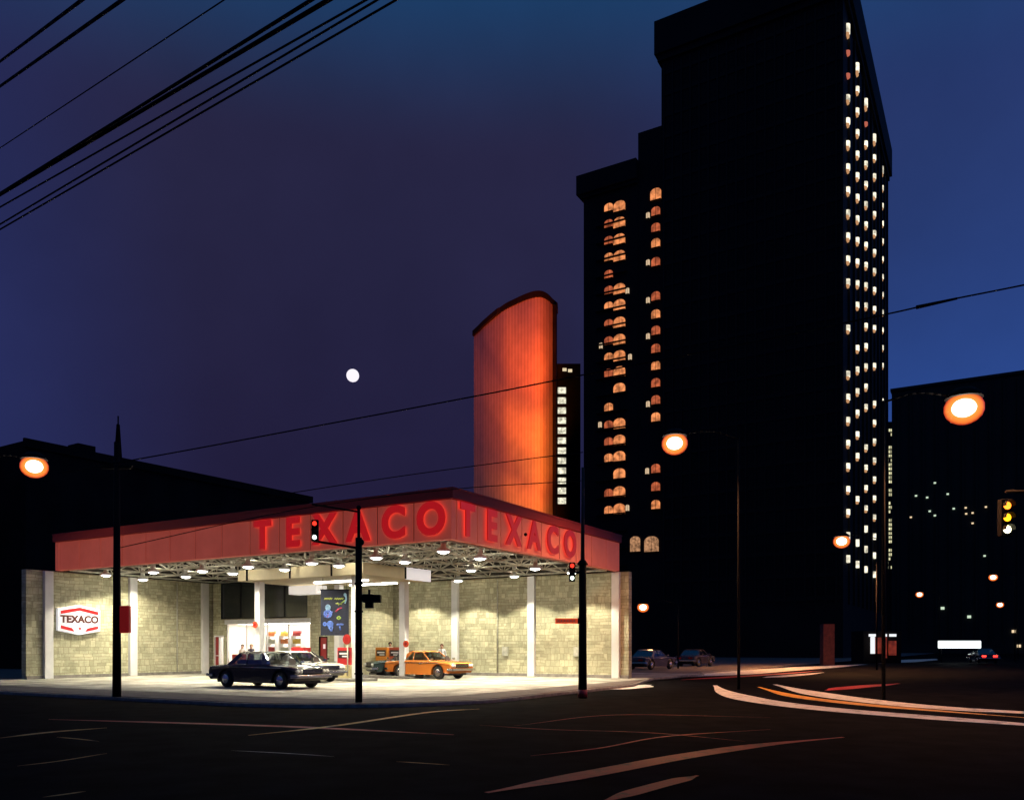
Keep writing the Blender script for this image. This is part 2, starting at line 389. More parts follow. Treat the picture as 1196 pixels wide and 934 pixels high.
# island canopy: a lower flat slab on four columns
ZS = 4.92
m = MB(); m.prism([(4.8, 8.3), (9.9, 8.3), (9.9, 14.2), (8.85, 14.2), (8.85, 16.6), (4.8, 16.6)], ZS, ZS+.55); m.build('soffit_slab', CREAM, st, .02)
for x, y in ((9.2, 9.4), (9.2, 13.8), (5.6, 9.4), (5.6, 15.9)):
    MB().box(x-.18, x+.18, y-.18, y+.18, .12, ZS-.003).build('column', WHITE, st, .02)
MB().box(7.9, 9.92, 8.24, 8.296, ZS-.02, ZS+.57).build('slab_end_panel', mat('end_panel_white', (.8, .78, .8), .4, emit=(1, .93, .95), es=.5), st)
for x, y in ((4.76, 10.2), (4.76, 12.9), (4.76, 15.9), (7.8, 8.2), (9.7, 12)):
    MB().bar((x, y, ZS), (x, y, 5.62), .06).build('hanger', BLACK, st)
TUBE = emat('fluorescent_panel', (1, .96, .88), 16)
for (x0, x1, y0, y1) in ((9.35, 9.65, 10.2, 13.2), (7.1, 7.4, 10.2, 13.6)):
    MB().box(x0, x1, y0, y1, ZS-.06, ZS-.004).build('fluorescent_strip', TUBE, st)
# white light box end under the slab
MB().box(8.0, 8.8, 14.3, 16.3, 4.42, 4.86).build('light_box', mat('light_box_white', (.8, .78, .76), .4, emit=(1, .93, .85), es=.55), st)
for x in (2.2, 6.6): MB().box(W-.14, W-.004, x, x+.35, 1.1, 1.6).build('meter_box', STEEL, st, .01)
MB().tube((W-.05, 7.3, .16), (W-.05, 7.3, 5.3), .03).build('downpipe', STEEL, st)
MB().tube((7.2, D-.05, .16), (7.2, D-.05, 5.3), .03).build('downpipe', STEEL, st)
# raised pump islands
MB().box(8.6, 9.8, 8.6, 14.3, 0, .12).build('pump_island', KERB, st, .03)
MB().box(12.4, 13.4, 12.0, 14.8, 0, .12).build('pump_island', KERB, st, .03)
MB().box(5.0, 6.2, 8.6, 16.6, 0, .12).build('pump_island', KERB, st, .03)
# office in the back corner
OX, OY0, OY1 = 9.6, 14.45, 24.27
SHOPW = mat('shop_wall', (.78, .72, .66), .7)
m = MB()
m.box(OX, OX+.2, OY0, 15.0, 0, 3.25); m.box(OX, OX+.2, 15.0, 15.62, 2.15, 3.25); m.box(OX, OX+.2, 15.62, 16.3, 0, 3.25)
m.box(OX, OX+.2, 16.3, 23.1, 2.95, 3.25); m.box(OX, OX+.2, 16.3, 23.1, 0, .35)
m.box(OX, OX+.2, 23.1, 23.3, 0, 3.25); m.box(OX, OX+.2, 23.3, 24.15, 2.25, 3.25); m.box(OX, OX+.2, 24.15, OY1, 0, 3.25)
m.box(OX, OX+.2, OY0, 16.5, 3.25, 5.4); m.box(OX, OX+.2, 23.6, OY1, 3.25, 5.4)
m.box(OX+.2, W-.3, OY0, OY0+.2, 0, 5.4); m.build('office_wall', STONE, st)
MB().box(OX+.06, OX+.12, 16.5, 23.6, 3.3, 5.4).build('upper_window', DGLASS, st)
m = MB()
for y in (16.5, 18.3, 20.1, 21.9, 23.55): m.box(OX+.02, OX+.07, y, y+.05, 3.3, 5.4)
m.box(OX+.02, OX+.07, 16.5, 23.6, 3.25, 3.3); m.build('window_frame', BLACK, st)
MB().box(OX-.05, OX-.003, 16.25, 23.2, 2.93, 3.2).build('lintel', WHITE, st, .01)
MB().box(OX+.08, OX+.10, 16.3, 23.1, .36, 2.95).build('shop_window', SHOPGL, st)
for y in (16.3, 18.0, 19.7, 21.4, 23.05): MB().box(OX+.05, OX+.12, y, y+.05, .36, 2.95).build('window_frame', WHITE, st)
MB().box(12.9, 13.0, OY0+.2, OY1, 0, 3.2).build('inner_wall', SHOPW, st)
MB().box(OX+.2, 13.0, OY0+.2, OY1, 3.05, 3.15).build('ceiling', SHOPW, st)
MB().box(OX+.02, 13.0, OY0+.2, OY1, .003, .02).build('office_floor', mat('office_floor', (.4, .36, .3), .5), st)
REDD = mat('red_door_paint', (.28, .02, .02), .45)
d_ = MB().box(OX+.05, OX+.1, 15.05, 15.57, .02, 2.12).build('door', REDD, st); MB().ball((OX, 15.5, 1.05), .04).build('handle', CHROME, d_)
MB().box(OX+.03, OX+.052, 15.2, 15.35, 1.5, 1.75).build('pane', emat('door_pane', (1, .8, .8), .9), d_)
m = MB(); m.box(OX-.02, OX+.12, 15.0, 15.05, 0, 2.17); m.box(OX-.02, OX+.12, 15.57, 15.62, 0, 2.17); m.box(OX-.02, OX+.12, 15.05, 15.57, 2.12, 2.17); m.build('door_frame', BLACK, st)
d_ = MB().box(OX+.05, OX+.1, 23.75, 24.08, .02, 2.2).build('door', REDD, st); MB().ball((OX, 23.8, 1.05), .04).build('handle', CHROME, d_)
MB().box(OX+.05, OX+.1, 23.35, 23.66, .02, 2.2).build('door_sidelight', SHOPGL, st)
m = MB(); m.box(OX-.03, OX+.12, 23.3, 23.35, 0, 2.28); m.box(OX-.03, OX+.12, 23.66, 23.74, 0, 2.2); m.box(OX-.03, OX+.12, 24.08, 24.14, 0, 2.28)
m.box(OX-.03, OX+.12, 23.35, 24.08, 2.2, 2.28); m.box(OX-.03, OX+.06, 23.74, 24.08, 1.05, 1.1); m.build('door_frame', WHITE, st)
MB().box(OX+.21, 12.9, OY1, OY1+.12, 0, 3.04).build('inner_wall', SHOPW, st)
MB().box(10.5, 12.4, 16.8, 23.6, 2.98, 3.03).build('ceiling_light', emat('office_light', (1, .9, .82), 15), st)
MB().box(W-1.0, W-.32, 13.3, 14.2, 0, .02).build('floor_patch', KERB, st)

def sloc(x, y, z=0): return SF.wor((x, y, z))
# pendant dome lamps
SHADE = mat('lamp_shade', (.8, .8, .76), .35); BULB = emat('lamp_bulb', (1, .97, .88), 22)
ordn = ['first', 'second', 'third', 'fourth', 'fifth', 'sixth', 'seventh', 'eighth']
rows = ['front row just behind the left fascia', 'second row back from the left fascia', 'third row back from the left fascia', 'rearmost row before the right stone wall']
lamp0 = None
LX = [1.8, 3.9, 9.0, 12.9]; LY = [1.6+3.55*j for j in range(7)]
for i, x in enumerate(LX):
    for j, y in enumerate(LY):
        if i >= 2 and j >= 4: continue
        if i == 2 and y > 7: continue
        yy = y + (random.random()-.5)*.3
        lab = 'white dome lamp under the station roof, %s from the street corner in the %s' % (ordn[j], rows[i])
        lab = 'white dome lamp, %s from the street corner, %s' % (ordn[j], rows[i])
        p = sloc(x+(random.random()-.5)*.5, yy, 5.16+random.random()*.12)
        if lamp0 is None:
            lamp0 = thing('pendant_lamp', lab, 'ceiling lamp', p, SF.rz, 'dome lamps under the station roof')
            MB().lathe([(.30, 0), (.31, .02), (.26, .10), (.12, .17), (.10, .30)], n=24).build('lamp_shade', SHADE, lamp0)
            MB().lathe([(.001, -.07), (.12, -.055), (.20, -.02), (.22, .0)], n=20).build('bulb', BULB, lamp0)
            MB().tube((0, 0, .30), (0, 0, .62), .10, .12, 14).build('ballast', SHADE, lamp0); MB().tube((0, 0, .62), (0, 0, 1.3), .02).build('stem', BLACK, lamp0)
            L = lamp0
        else:
            L = copy_tree(lamp0); L.location = p; L['label'] = lab
        e = [450, 560, 1300, 700][i]
        light('POINT', L, (.35, .1, .55), 20, (1, .92, .7), shadow_soft_size=.1)  # added uplight with no fixture of its own, brightens the space frame
        light('SPOT', L, (0, 0, -.1), e, (1, .93, .70), spot_size=math.radians(150 if i == 1 else 118), spot_blend=.25, shadow_soft_size=.12)

# left wall sign: hexagonal white and red brand sign
sg = thing('wall_sign', 'hexagonal white sign with red bars reading TEXACO on the left stone wall', 'sign', sloc((SF.hit(68, 725, 1, D-.2).x+SF.hit(117.5, 725, 1, D-.2).x)/2, D-.002, EYE+(HY-724)/F*SF.wor((1.5, D, 0)).y), SF.rz)
sw, sh = (SF.hit(117.5, 725, 1, D-.2).x-SF.hit(68, 725, 1, D-.2).x)/2, .78
def hexpts(w_, h_, s_): return [(-w_, -s_), (0, -h_), (w_, -s_), (w_, s_), (0, h_), (-w_, s_)]
RS = Matrix(((1, 0, 0, 0), (0, 0, -1, 0), (0, 1, 0, 0), (0, 0, 0, 1)))       # xy -> xz plane facing -Y
MB().prism(hexpts(sw, sh, sh*.72), 0, .18, RS).build('sign_box', mat('sign_white', (.8, .8, .82), .3, emit=(.95, .95, 1), es=.45), sg, .03)
SR = mat('sign_red', (.45, .01, .01), .35, emit=(.8, .02, .02), es=.22)
a, b, t_ = sw*.88, sh*.84, .17
MB().prism([(-a, sh*.58), (0, b), (a, sh*.58), (a, sh*.58-t_), (0, b-t_), (-a, sh*.58-t_)], .19, .205, RS).build('red_bar', SR, sg)
MB().prism([(-a, -sh*.58), (-.28, -b*.93), (-.42, -b*.93+t_*1.1), (-a, -sh*.58+t_)], .19, .205, RS).build('red_bar', SR, sg)
MB().prism([(a, -sh*.58), (.28, -b*.93), (.42, -b*.93+t_*1.1), (a, -sh*.58+t_)], .19, .205, RS).build('red_bar', SR, sg)
text_obj('sign_lettering', 'TEXACO', .27*sw*1.65, .008, mat('sign_ink', (.12, .03, .02), .4), sg, Matrix.Translation((0, -.205, .02)) @ RS, off=.024, xs=1.0)
stp = []
for i in range(10):
    r_ = .11 if i % 2 == 0 else .045; stp.append((r_*math.sin(i*PI/5), r_*math.cos(i*PI/5)-.44))
MB().prism(stp, .19, .205, RS).build('star', SR, sg)

# hanging navy banner with chalky drawings
bn = thing('banner', 'dark navy hanging banner with yellow lettering and blue painted figures', 'banner', at(391, 40.6), PI/2)
# banner faces the camera-side (-X local): width along Y
BW, BZ0, BZ1 = 1.36, 2.15, 4.35
MB().box(-.02, .02, -BW/2, BW/2, BZ0, BZ1).build('cloth', mat('navy_cloth', (.018, .022, .045), .85, noise=.3), bn)
MB().tube((0, -BW/2-.05, BZ1+.02), (0, BW/2+.05, BZ1+.02), .025).build('rod', BLACK, bn)
m = MB(); m.tube((0, -BW/2+.1, BZ1), (0, -BW/2+.1, ZS), .01); m.tube((0, BW/2-.1, BZ1), (0, BW/2-.1, ZS), .01); m.build('cord', BLACK, bn)
def strokes(name, mt, pts_list, r):
    m = MB()
    for pts in pts_list: m.path([(-.03, -x, z) for x, z in pts], r, 4)
    return m.build(name, mt, bn)
YP = mat('yellow_chalk', (.55, .6, .12), .8); BP = mat('blue_chalk', (.14, .25, .75), .8); PK = mat('pink_chalk', (.6, .06, .12), .8); GP = mat('green_chalk', (.35, .5, .10), .8); LB = mat('pale_blue_chalk', (.3, .5, .7), .8)
def squig(x0, x1, z, h, n): return [(x0+(x1-x0)*i/n, z+h*(1 if i % 2 else -1)*(.6+.4*random.random())) for i in range(n+1)]
strokes('painted_words', YP, [squig(-.50, -.12, 3.93, .05, 9), squig(.0, .42, 3.93, .05, 9), [(.15, 3.75), (.2, 3.6)], [(.05, 3.7), (.35, 3.66)]], .022)
def blob(cx, cz, rx, rz, n=10): return [(cx+rx*math.cos(2*PI*i/n), cz+rz*math.sin(2*PI*i/n)) for i in range(n+1)]
strokes('painted_figure', BP, [blob(-.33, 3.2, .18, .17), blob(-.33, 3.2, .09, .1), [(-.5, 3.05), (-.1, 3.3)], blob(-.22, 2.7, .13, .13), blob(-.22, 2.7, .05, .05), [(-.3, 2.55), (-.15, 2.35), (-.1, 2.6)], blob(-.48, 2.7, .06, .08), squig(.1, .42, 2.68, .05, 5), [(.25, 2.6), (.28, 2.4)]], .04)
strokes('painted_head', LB, [blob(-.33, 3.5, .10, .13), blob(-.33, 3.5, .04, .05)], .035)
strokes('painted_tassel', LB, [[(.52, 4.18), (.56, 3.9), (.5, 3.7)], blob(.5, 4.12, .04, .06)], .035)
strokes('painted_ribbon', PK, [[(.05, 3.3), (.2, 3.45), (.35, 3.5)], [(-.36, 3.05), (-.28, 3.2)]], .035)
strokes('painted_leaf', GP, [[(.1, 3.0), (.2, 3.08), (.3, 3.0), (.2, 2.93), (.1, 3.0)], [(.3, 3.7), (.5, 3.85)]], .03)

# ------------------------------------------------------------------ office contents (seen through the shop window)
cols_ = [(.6, .2, .05), (.65, .45, .08), (.35, .03, .03), (.5, .5, .4), (.05, .05, .08)]
for k, (y, lab) in enumerate(((20.7, 'tall shelf rack of orange and yellow cans nearest the window column'), (19.6, 'narrow shelf rack of cans between two others in the shop window'), (18.6, 'shelf rack topped with red goods at the right of the shop window'))):
    sh_ = thing('shelf_rack', lab, 'shelf', sloc(11.0, y), SF.rz, 'racks in the office window')
    m = MB(); 
    for q in range(5): m.box(-.2, .2, -.38, .38, .4+q*.45, .43+q*.45)
    for yy in (-.4, .38): m.box(-.2, .2, yy, yy+.02, 0, 2.35)
    m.build('shelves', WHITE, sh_)
    for q in range(5):
        c_ = cols_[2] if (k == 2 and q > 3) else cols_[(q+k) % 4]
        m = MB()
        for i in range(6): m.lathe([(.05, .003), (.05, .25+.08*random.random())], (-.08, -.3+i*.12, .43+q*.45), 8)
        struct(m.build('cans', mat('can_%d' % cols_.index(c_), c_, .4), sh_), 'stuff')
vm = thing('vending_machine', 'red waist-high cabinet with orange panel inside the office window', 'cabinet', sloc(10.15, 22.45), SF.rz)
MB().box(-.3, .3, -.45, .45, 0, 1.15).build('cabinet_body', mat('cab_red', (.42, .03, .02), .4), vm, .03)
MB().box(-.32, -.303, -.4, .0, .35, 1.05).build('front_panel', mat('cab_orange', (.7, .22, .05), .4), vm)

# ------------------------------------------------------------------ people
def person(label, p, rz, shirt, pants, hair, arm='down', tie=False, skin=(.42, .24, .16)):
    P = thing('person', label, 'person', p, rz)
    V = {}; ed = []
    def v(n, co, r, par=None):
        V[n] = (len(V), co, r)
        if par: ed.append((V[par][0], V[n][0]))
    v('pelvis', (0, 0, .95), (.15, .11)); v('waist', (0, 0, 1.08), (.135, .10), 'pelvis'); v('chest', (0, .01, 1.28), (.165, .12), 'waist')
    v('neckb', (0, 0, 1.44), (.09, .075), 'chest'); v('neck', (0, .01, 1.50), (.055, .055), 'neckb'); v('head', (0, .03, 1.60), (.085, .095), 'neck'); v('crown', (0, .02, 1.70), (.08, .09), 'head')
    for s, n in ((1, 'l'), (-1, 'r')):
        v('sh'+n, (.17*s, 0, 1.42), (.065, .06), 'neckb')
        if arm == 'fwd': pts = [(.23*s, .06, 1.18), (.17*s, .30, 1.12)]
        elif arm == 'hip' : pts = [(.30*s, -.03, 1.20), (.22*s, .12, 1.05)]
        else: pts = [(.23*s, -.02, 1.16), (.24*s, .06, .92)]
        v('el'+n, pts[0], (.045, .045), 'sh'+n); v('wr'+n, pts[1], (.03, .03), 'el'+n)
        d = Vector(pts[1])-Vector(pts[0]); d.normalize(); q = Vector(pts[1])
        v('palm'+n, tuple(q+d*.07), (.038, .018), 'wr'+n)
        for f in range(4):
            v('f%d%s' % (f, n), tuple(q+d*(.14+.01*(f % 2))+Vector((0, (f-1.5)*.022, -.01))), (.009, .009), 'palm'+n)
        v('th'+n, tuple(q+d*.09+Vector((-.03*s, .03, 0))), (.010, .010), 'palm'+n)
        v('hip'+n, (.09*s, 0, .88), (.095, .10), 'pelvis'); v('kn'+n, (.10*s, .02, .48), (.06, .065), 'hip'+n)
        v('an'+n, (.11*s, -.02, .09), (.04, .045), 'kn'+n); v('toe'+n, (.12*s, .14, .035), (.04, .03), 'an'+n)
    me = bpy.data.meshes.new('body'); me.from_pydata([x[1] for x in V.values()], ed, [])
    o = bpy.data.objects.new('body', me); col.objects.link(o)
    sk = o.modifiers.new('skin', 'SKIN'); su = o.modifiers.new('sub', 'SUBSURF'); su.levels = 1; su.render_levels = 1
    for i, x in enumerate(V.values()):
        me.skin_vertices[0].data[i].radius = x[2]; me.skin_vertices[0].data[i].use_root = (i == 0)
    dg = bpy.context.evaluated_depsgraph_get(); em = bpy.data.meshes.new_from_object(o.evaluated_get(dg)); bpy.data.objects.remove(o)
    nm = 'cloth_%02d%02d%02d' % tuple(int(99*c) for c in shirt)
    for mt in (mat('skin', skin, .6), mat(nm, shirt, .85), mat('pants_%02d' % int(99*pants[0]), pants, .85), mat('shoe', (.02, .015, .012), .5)): em.materials.append(mt)
    wr = [Vector(V['wr'+n][1]) for n in 'lr']
    for f in em.polygons:
        f.use_smooth = True; c = f.center
        if c.z > 1.475: k = 0
        elif min((c-q).length for q in wr) < .16 and abs(c.x) > .14 : k = 0
        elif c.z > .98 or abs(c.x) > .21: k = 1
        elif c.z > .10: k = 2
        else: k = 3
        f.material_index = k
    b = bpy.data.objects.new('body', em); col.objects.link(b); b.parent = P
    m = MB(); m.ball((0, .0, 1.665), .105, 14, 1.0)
    for vv in m.bm.verts:
        if vv.co.y > .045 and vv.co.z < 1.70: vv.co.y = .045
        if vv.co.z < 1.60: vv.co.z = 1.60
    m.build('hair', mat('hair_%02d' % int(99*hair[0]), hair, .8), P)
    m = MB(); m.tube((0, .115, 1.615), (0, .145, 1.60), .014, .01); m.build('nose', mat('skin', skin), P)
    m = MB(); m.ball((.033, .118, 1.64), .012, 8); m.ball((-.033, .118, 1.64), .012, 8); m.build('eyes', mat('eye', (.03, .02, .02), .3), P)
    if tie: m = MB(); m.prism([(-.025, 1.02), (.025, 1.02), (.03, 1.1), (.018, 1.44), (-.018, 1.44), (-.03, 1.1)], -.150, -.135, Matrix(((1, 0, 0, 0), (0, 0, -1, 0), (0, 1, 0, 0), (0, 0, 0, 1)))); m.build('tie', mat('tie', (.03, .05, .04), .6), P)
    return P

# ------------------------------------------------------------------ cars
def car(label, p, rz, paint, L=4.8, Wd=1.8, two=None, lit=False, wagon=False, rail=True):
    hw = Wd/2; R = .33; xf, xr = L/2-.88, -L/2+1.0
    nm = 'paint_%02d%02d%02d' % tuple(int(99*c) for c in paint)
    PM = mat(nm, paint, .25, spec=.6); PM.node_tree.nodes['Principled BSDF'].inputs['Coat Weight'].default_value = .6
    C_ = thing('parked_car', label, 'car', p, rz, 'cars in view')
    def prof(dz, dx):
        t = [(-L/2+dx, .42), (-L/2+.02+dx, .66), (-L/2+.08+dx, .84-dz), (-L/2+.9, .90-dz), (-L/2+1.5, .93-dz), (.9, .93-dz), (L/2-1.2, .90-dz), (L/2-.35, .86-dz), (L/2-.06-dx, .80-dz), (L/2-dx, .70), (L/2-.03-dx, .44), (L/2-.15-dx, .30)]
        ar = R+.07
        t += [(xf+ar*math.cos(a), .33+ar*math.sin(a)) for a in [math.radians(q) for q in range(0, 181, 20)]]
        t += [(xf-ar, .22), (xr+ar, .22)]
        t += [(xr+ar*math.cos(a), .33+ar*math.sin(a)) for a in [math.radians(q) for q in range(0, 181, 20)]]
        t += [(-L/2+.12+dx, .32)]
        return t
    m = MB(); sl = [(-hw*.93, .13, .05), (-hw, .10, .03), (-hw*.985, .04, .01), (-hw*.90, .0, 0), (0, -.02, 0), (hw*.90, .0, 0), (hw*.985, .04, .01), (hw, .10, .03), (hw*.93, .13, .05)]
    rings = []
    for y, dz, dx in sl: rings.append([m.bm.verts.new((x, y, z)) for x, z in prof(dz, dx)])
    for A, B in zip(rings, rings[1:]):
        n = len(A)
        for i in range(n): m._f([A[i], A[(i+1) % n], B[(i+1) % n], B[i]])
    m._f(rings[0][::-1]); m._f(rings[-1])
    m.build('body', PM, C_, .012)
    MB().box(-L/2+.25, L/2-.25, -hw*.72, hw*.72, .2, .8).build('underbody', RUBBER, C_)
    # greenhouse
    bx0, bx1 = (-L/2+1.05, L/2-1.45); rx0, rx1 = (bx0+.55, bx1-.62)
    if wagon: bx0, rx0 = -L/2+.15, -L/2+.45
    bw, rw, z0, z1 = hw*.90, hw*.70, .91, 1.36
    B4 = [(bx0, -bw, z0), (bx1, -bw, z0), (bx1, bw, z0), (bx0, bw, z0)]; T4 = [(rx0, -rw, z1), (rx1, -rw, z1), (rx1, rw, z1), (rx0, rw, z1)]
    MB().hexa(B4+T4).build('window_glass', CARGL, C_)
    m = MB(); pm2 = mat('roof_%02d%02d%02d' % tuple(int(99*c) for c in two), two, .5) if two else PM
    m.hexa([(rx0-.06, -rw-.04, z1-.02), (rx1+.06, -rw-.04, z1-.02), (rx1+.06, rw+.04, z1-.02), (rx0-.06, rw+.04, z1-.02), (rx0+.1, -rw+.1, z1+.05), (rx1-.1, -rw+.1, z1+.05), (rx1-.1, rw-.1, z1+.05), (rx0+.1, rw-.1, z1+.05)])
    for s in (-1, 1):
        m.tube((bx1, s*bw, z0), (rx1, s*rw, z1), .032); 
        m.hexa([(bx0, s*(bw-.02), z0), (bx0+.3, s*(bw-.02), z0), (bx0+.3, s*(bw+.015), z0), (bx0, s*(bw+.015), z0), (rx0-.03, s*(rw-.02), z1), (rx0+.22, s*(rw-.02), z1), (rx0+.22, s*(rw+.015), z1), (rx0-.03, s*(rw+.015), z1)])
        xm = (bx0+bx1)/2-.1; m.tube((xm, s*(bw+.004), z0), (xm-.03, s*(rw+.004), z1), .028)
    m.build('roof', pm2, C_, .015)
    m = MB()
    for x in (-.95, .25):
        m.box(x-.1, x+.1, -hw*.7, hw*.7, .5, 1.08); m.box(x-.1, x+.35, -hw*.7, hw*.7, .5, .72)
    m.tube((.95, .38, .98), (.98, .38, .99), .18, n=14)
    m.build('seat', CAB, C_)
    for (x, s) in ((xf, -1), (xf, 1), (xr, -1), (xr, 1)):
        wl = MB().lathe([(.18, -.10), (R-.03, -.10), (R, -.06), (R, .06), (R-.03, .10), (.18, .10)], (x, s*(hw-.14), R), 24, 'Y').build('wheel', RUBBER, C_)
        MB().lathe([(.19, -.005), (.18, .02*1), (.10, .035), (.05, .05), (.001, .055)] if s > 0 else [(.001, -.055), (.05, -.05), (.10, -.035), (.18, -.02), (.19, .005)], (x, s*(hw-.035), R), 20, 'Y').build('hubcap', CHROME, wl)
    for s in (1, -1):
        m = MB(); m.box(s*(L/2+.02), s*(L/2+.12), -hw*.97, hw*.97, .42, .54); m.box(s*(L/2-.25), s*(L/2+.12), -hw-.02, -hw+.03, .42, .54); m.box(s*(L/2-.25), s*(L/2+.12), hw-.03, hw+.02, .42, .54); m.build('bumper', CHROME, C_, .02)
    MB().box(L/2-.02, L/2+.015, -hw*.55, hw*.55, .58, .76).build('grille', BLACK, C_)
    m = MB(); 
    for zz in (.62, .67, .72): m.box(L/2+.016, L/2+.022, -hw*.55, hw*.55, zz, zz+.012)
    m.build('grille_bar', CHROME, C_)
    for s in (-1, 1):
        for q in (.66, .84):
            MB().lathe([(.075, 0), (.07, .03), (.001, .045)], (L/2-.01, s*hw*q, .675), 14, 'X').build('headlight', emat('headlamp_on', (1, .95, .85), 12) if lit else HEADL, C_)
        MB().box(-L/2-.02, -L/2+.03, s*hw*.55-.18, s*hw*.55+.18, .62, .76).build('taillight', emat('taillamp_on', (1, .03, .02), 6) if lit else TAILL, C_)
        MB().tube((bx0+.2, s*(hw-.005), .80), (xf+.1, s*(hw-.005), .80), .011).build('side_trim', CHROME, C_)
        MB().box(.15, .30, s*(hw-.01)-.01, s*(hw-.01)+.01, .74, .765).build('door_handle', CHROME, C_)
        MB().box(.95, 1.02, s*(hw-.02)-.07, s*(hw-.02)+.07, .95, 1.05).build('mirror', CHROME, C_)
    return C_
R_ = math.radians
car('dark two-door sedan with black roof on the front forecourt, facing right', at(313, 33.2), R_(-32), (.008, .006, .008), 4.95, 1.8)
car('white sedan half hidden just behind the dark forecourt sedan', at(345, 38.6), R_(-34), (.50, .47, .42), 4.7, 1.78)
car('black sedan of which mostly the cabin shows behind the white car', at(352, 41.6), R_(-20), (.02, .02, .024), 4.5, 1.75)
car('orange sedan with round headlights at the right stone wall', at(500, 42.6), R_(-36), (.72, .22, .035), 4.5, 1.75)
car('dark green sedan with chrome grille facing the camera beside the pump island', sloc(11.0, 10.4), R_(205), (.02, .045, .04), 4.5, 1.75)
car('pale sedan parked in the dark street right beyond the station wall', at(760, 60), R_(52), (.05, .04, .03), 4.7, 1.75)
car('dark sedan parked farther up the dark street, its roof catching light', at(812, 70), R_(56), (.025, .02, .02), 4.6, 1.75)
car('far car with glowing red tail lights in the street on the right', at(1148, 84), R_(75), (.03, .02, .02), 4.7, 1.8, lit=True)

# ------------------------------------------------------------------ fuel pumps
def pump(label, x, y, c, cl, z=.12):
    P = thing('fuel_pump', label, 'fuel pump', sloc(x, y, z), SF.rz, 'pumps on the station islands')
    MB().box(-.28, .28, -.42, .42, 0, .62).build('lower_cabinet', mat('pl_%02d' % int(99*cl[0]), cl, .4), P, .02)
    MB().box(-.26, .26, -.42, .42, .63, 1.45).build('upper_cabinet', mat('pu_%02d%02d' % (int(99*c[0]), int(99*c[1])), c, .35), P, .02)
    m = MB(); m.box(-.275, -.262, -.34, .34, .95, 1.3); m.build('dial', mat('dial_dark', (.03, .02, .02), .3), P)
    m = MB(); m.box(-.285, -.276, -.26, .26, 1.12, 1.2); m.box(-.285, -.276, -.26, .1, 1.0, 1.06); m.build('dial_numbers', WHITE, P)
    MB().path(smooth([(-.1, -.44, 1.25), (-.15, -.62, .9), (-.1, -.55, .3), (-.05, -.45, .7), (-.05, -.44, 1.0)], 5), .02).build('hose', RUBBER, P)
    MB().tube((-.1, -.43, 1.22), (-.1, -.5, 1.32), .03).build('nozzle', CHROME, P)
    return P
pump('red fuel pump with cream base beside the dark street pole', 5.6, 9.95, (.50, .03, .03), (.5, .42, .22))
pump('orange fuel pump behind the dark green car', 12.9, 13.75, (.75, .27, .04), (.7, .3, .06))
pump('red and orange fuel pump right of the orange one behind the green car', 12.9, 12.75, (.50, .08, .04), (.5, .1, .04))
pump('red fuel pump hidden in part behind the white sedan', 5.6, 13.0, (.50, .03, .03), (.5, .42, .22))
def disc_sign(label, p, r, c, post=None):
    P = thing('disc_sign', label, 'sign', p, SF.rz)
    MB().lathe([(r, -.02), (r, .02)], (0, 0, 0), 24, 'X').build('disc', mat('disc_%02d' % int(99*c[1]), c, .4), P)
    MB().lathe([(r*.5, -.03), (r*.5, -.021)], (0, 0, 0), 20, 'X').build('emblem', mat('disc_emblem', (.3, .01, .01), .4), P)
    if post: MB().tube((.05, 0, 0), (.05, 0, -post), .03).build('post', STEEL, P)
    else: MB().box(.02, .1, -.04, .04, -.04, .04).build('bracket', STEEL, P)
    return P
disc_sign('small dark red round sign above the red fuel pump', sloc(5.1, 9.55, 1.95), .24, (.32, .02, .015), 1.7)
disc_sign('small orange-red round sign on the middle white column', sloc(8.85, 9.0, 1.75), .17, (.75, .10, .03))
disc_sign('small red round sign on the left white column before the office', sloc(5.26, 15.85, 2.72), .17, (.70, .08, .03))
pp = SF.loc(at(515, 45.2)); 
person('man in white shirt and dark tie standing behind the orange car', at(516, 45.4), R_(175), (.75, .75, .78), (.03, .03, .04), (.10, .04, .02), 'down', True)
person('dark-haired attendant in white shirt behind the orange fuel pump', sloc(13.7, 13.95, .12), R_(190), (.78, .76, .78), (.05, .05, .06), (.02, .014, .01), 'fwd')
person('dark-haired man in white shirt inside the office window', sloc(10.75, 23.0), R_(170), (.75, .72, .7), (.05, .05, .06), (.03, .02, .015), 'down')
person('customer in dark jacket standing at the office window', sloc(10.75, 22.25), R_(200), (.03, .03, .06), (.03, .03, .05), (.25, .14, .04), 'hip')

# ------------------------------------------------------------------ poles and signals at the kerb
def signal_head(parent, c, s=1.0, lit='top', side=-1, z0=0, face=None, red=2.5, low=3.0):
    """three-lens traffic signal box centred at c (local), facing -Y"""
    x, y, z = c
    h = MB().box(x-.16*s, x+.16*s, y, y+.2*s, z-.5*s, z+.5*s).build('signal_box', BLACK, parent, .02)
    for k, dz in enumerate((.32, 0, -.32)):
        if lit == 'all': mt = [emat('lens_orange', (1, .24, .02), 3.5), emat('lens_amber', (1, .42, .01), 3.5), emat('lens_hot', (1, .95, .55), 8)][k]
        elif k == 0: mt = emat('lens_red', (1, .03, .015), red)
        elif k == 2: mt = emat('lens_white_green', (.85, 1, .85), low)
        else: mt = mat('lens_off', (.1, .05, .01), .3)
        MB().lathe([(.001, -.035*s), (.07*s, -.03*s), (.105*s, 0)], (x, y-.002, z+dz*s), 16, 'Y').build('lens', mt, h)
        m = MB()
        for q in range(8):
            a0 = math.radians(-10+q*25); a1 = a0+math.radians(25); r_ = .125*s
            P = [(x+r_*math.cos(a), yy, z+dz*s+r_*math.sin(a)) for yy, a in ((y-.002, a0), (y-.18*s, a0), (y-.18*s, a1), (y-.002, a1))]
            vs = [m.bm.verts.new(p) for p in P]; m._f(vs)
        m.build('visor', BLACK, h)
    return h
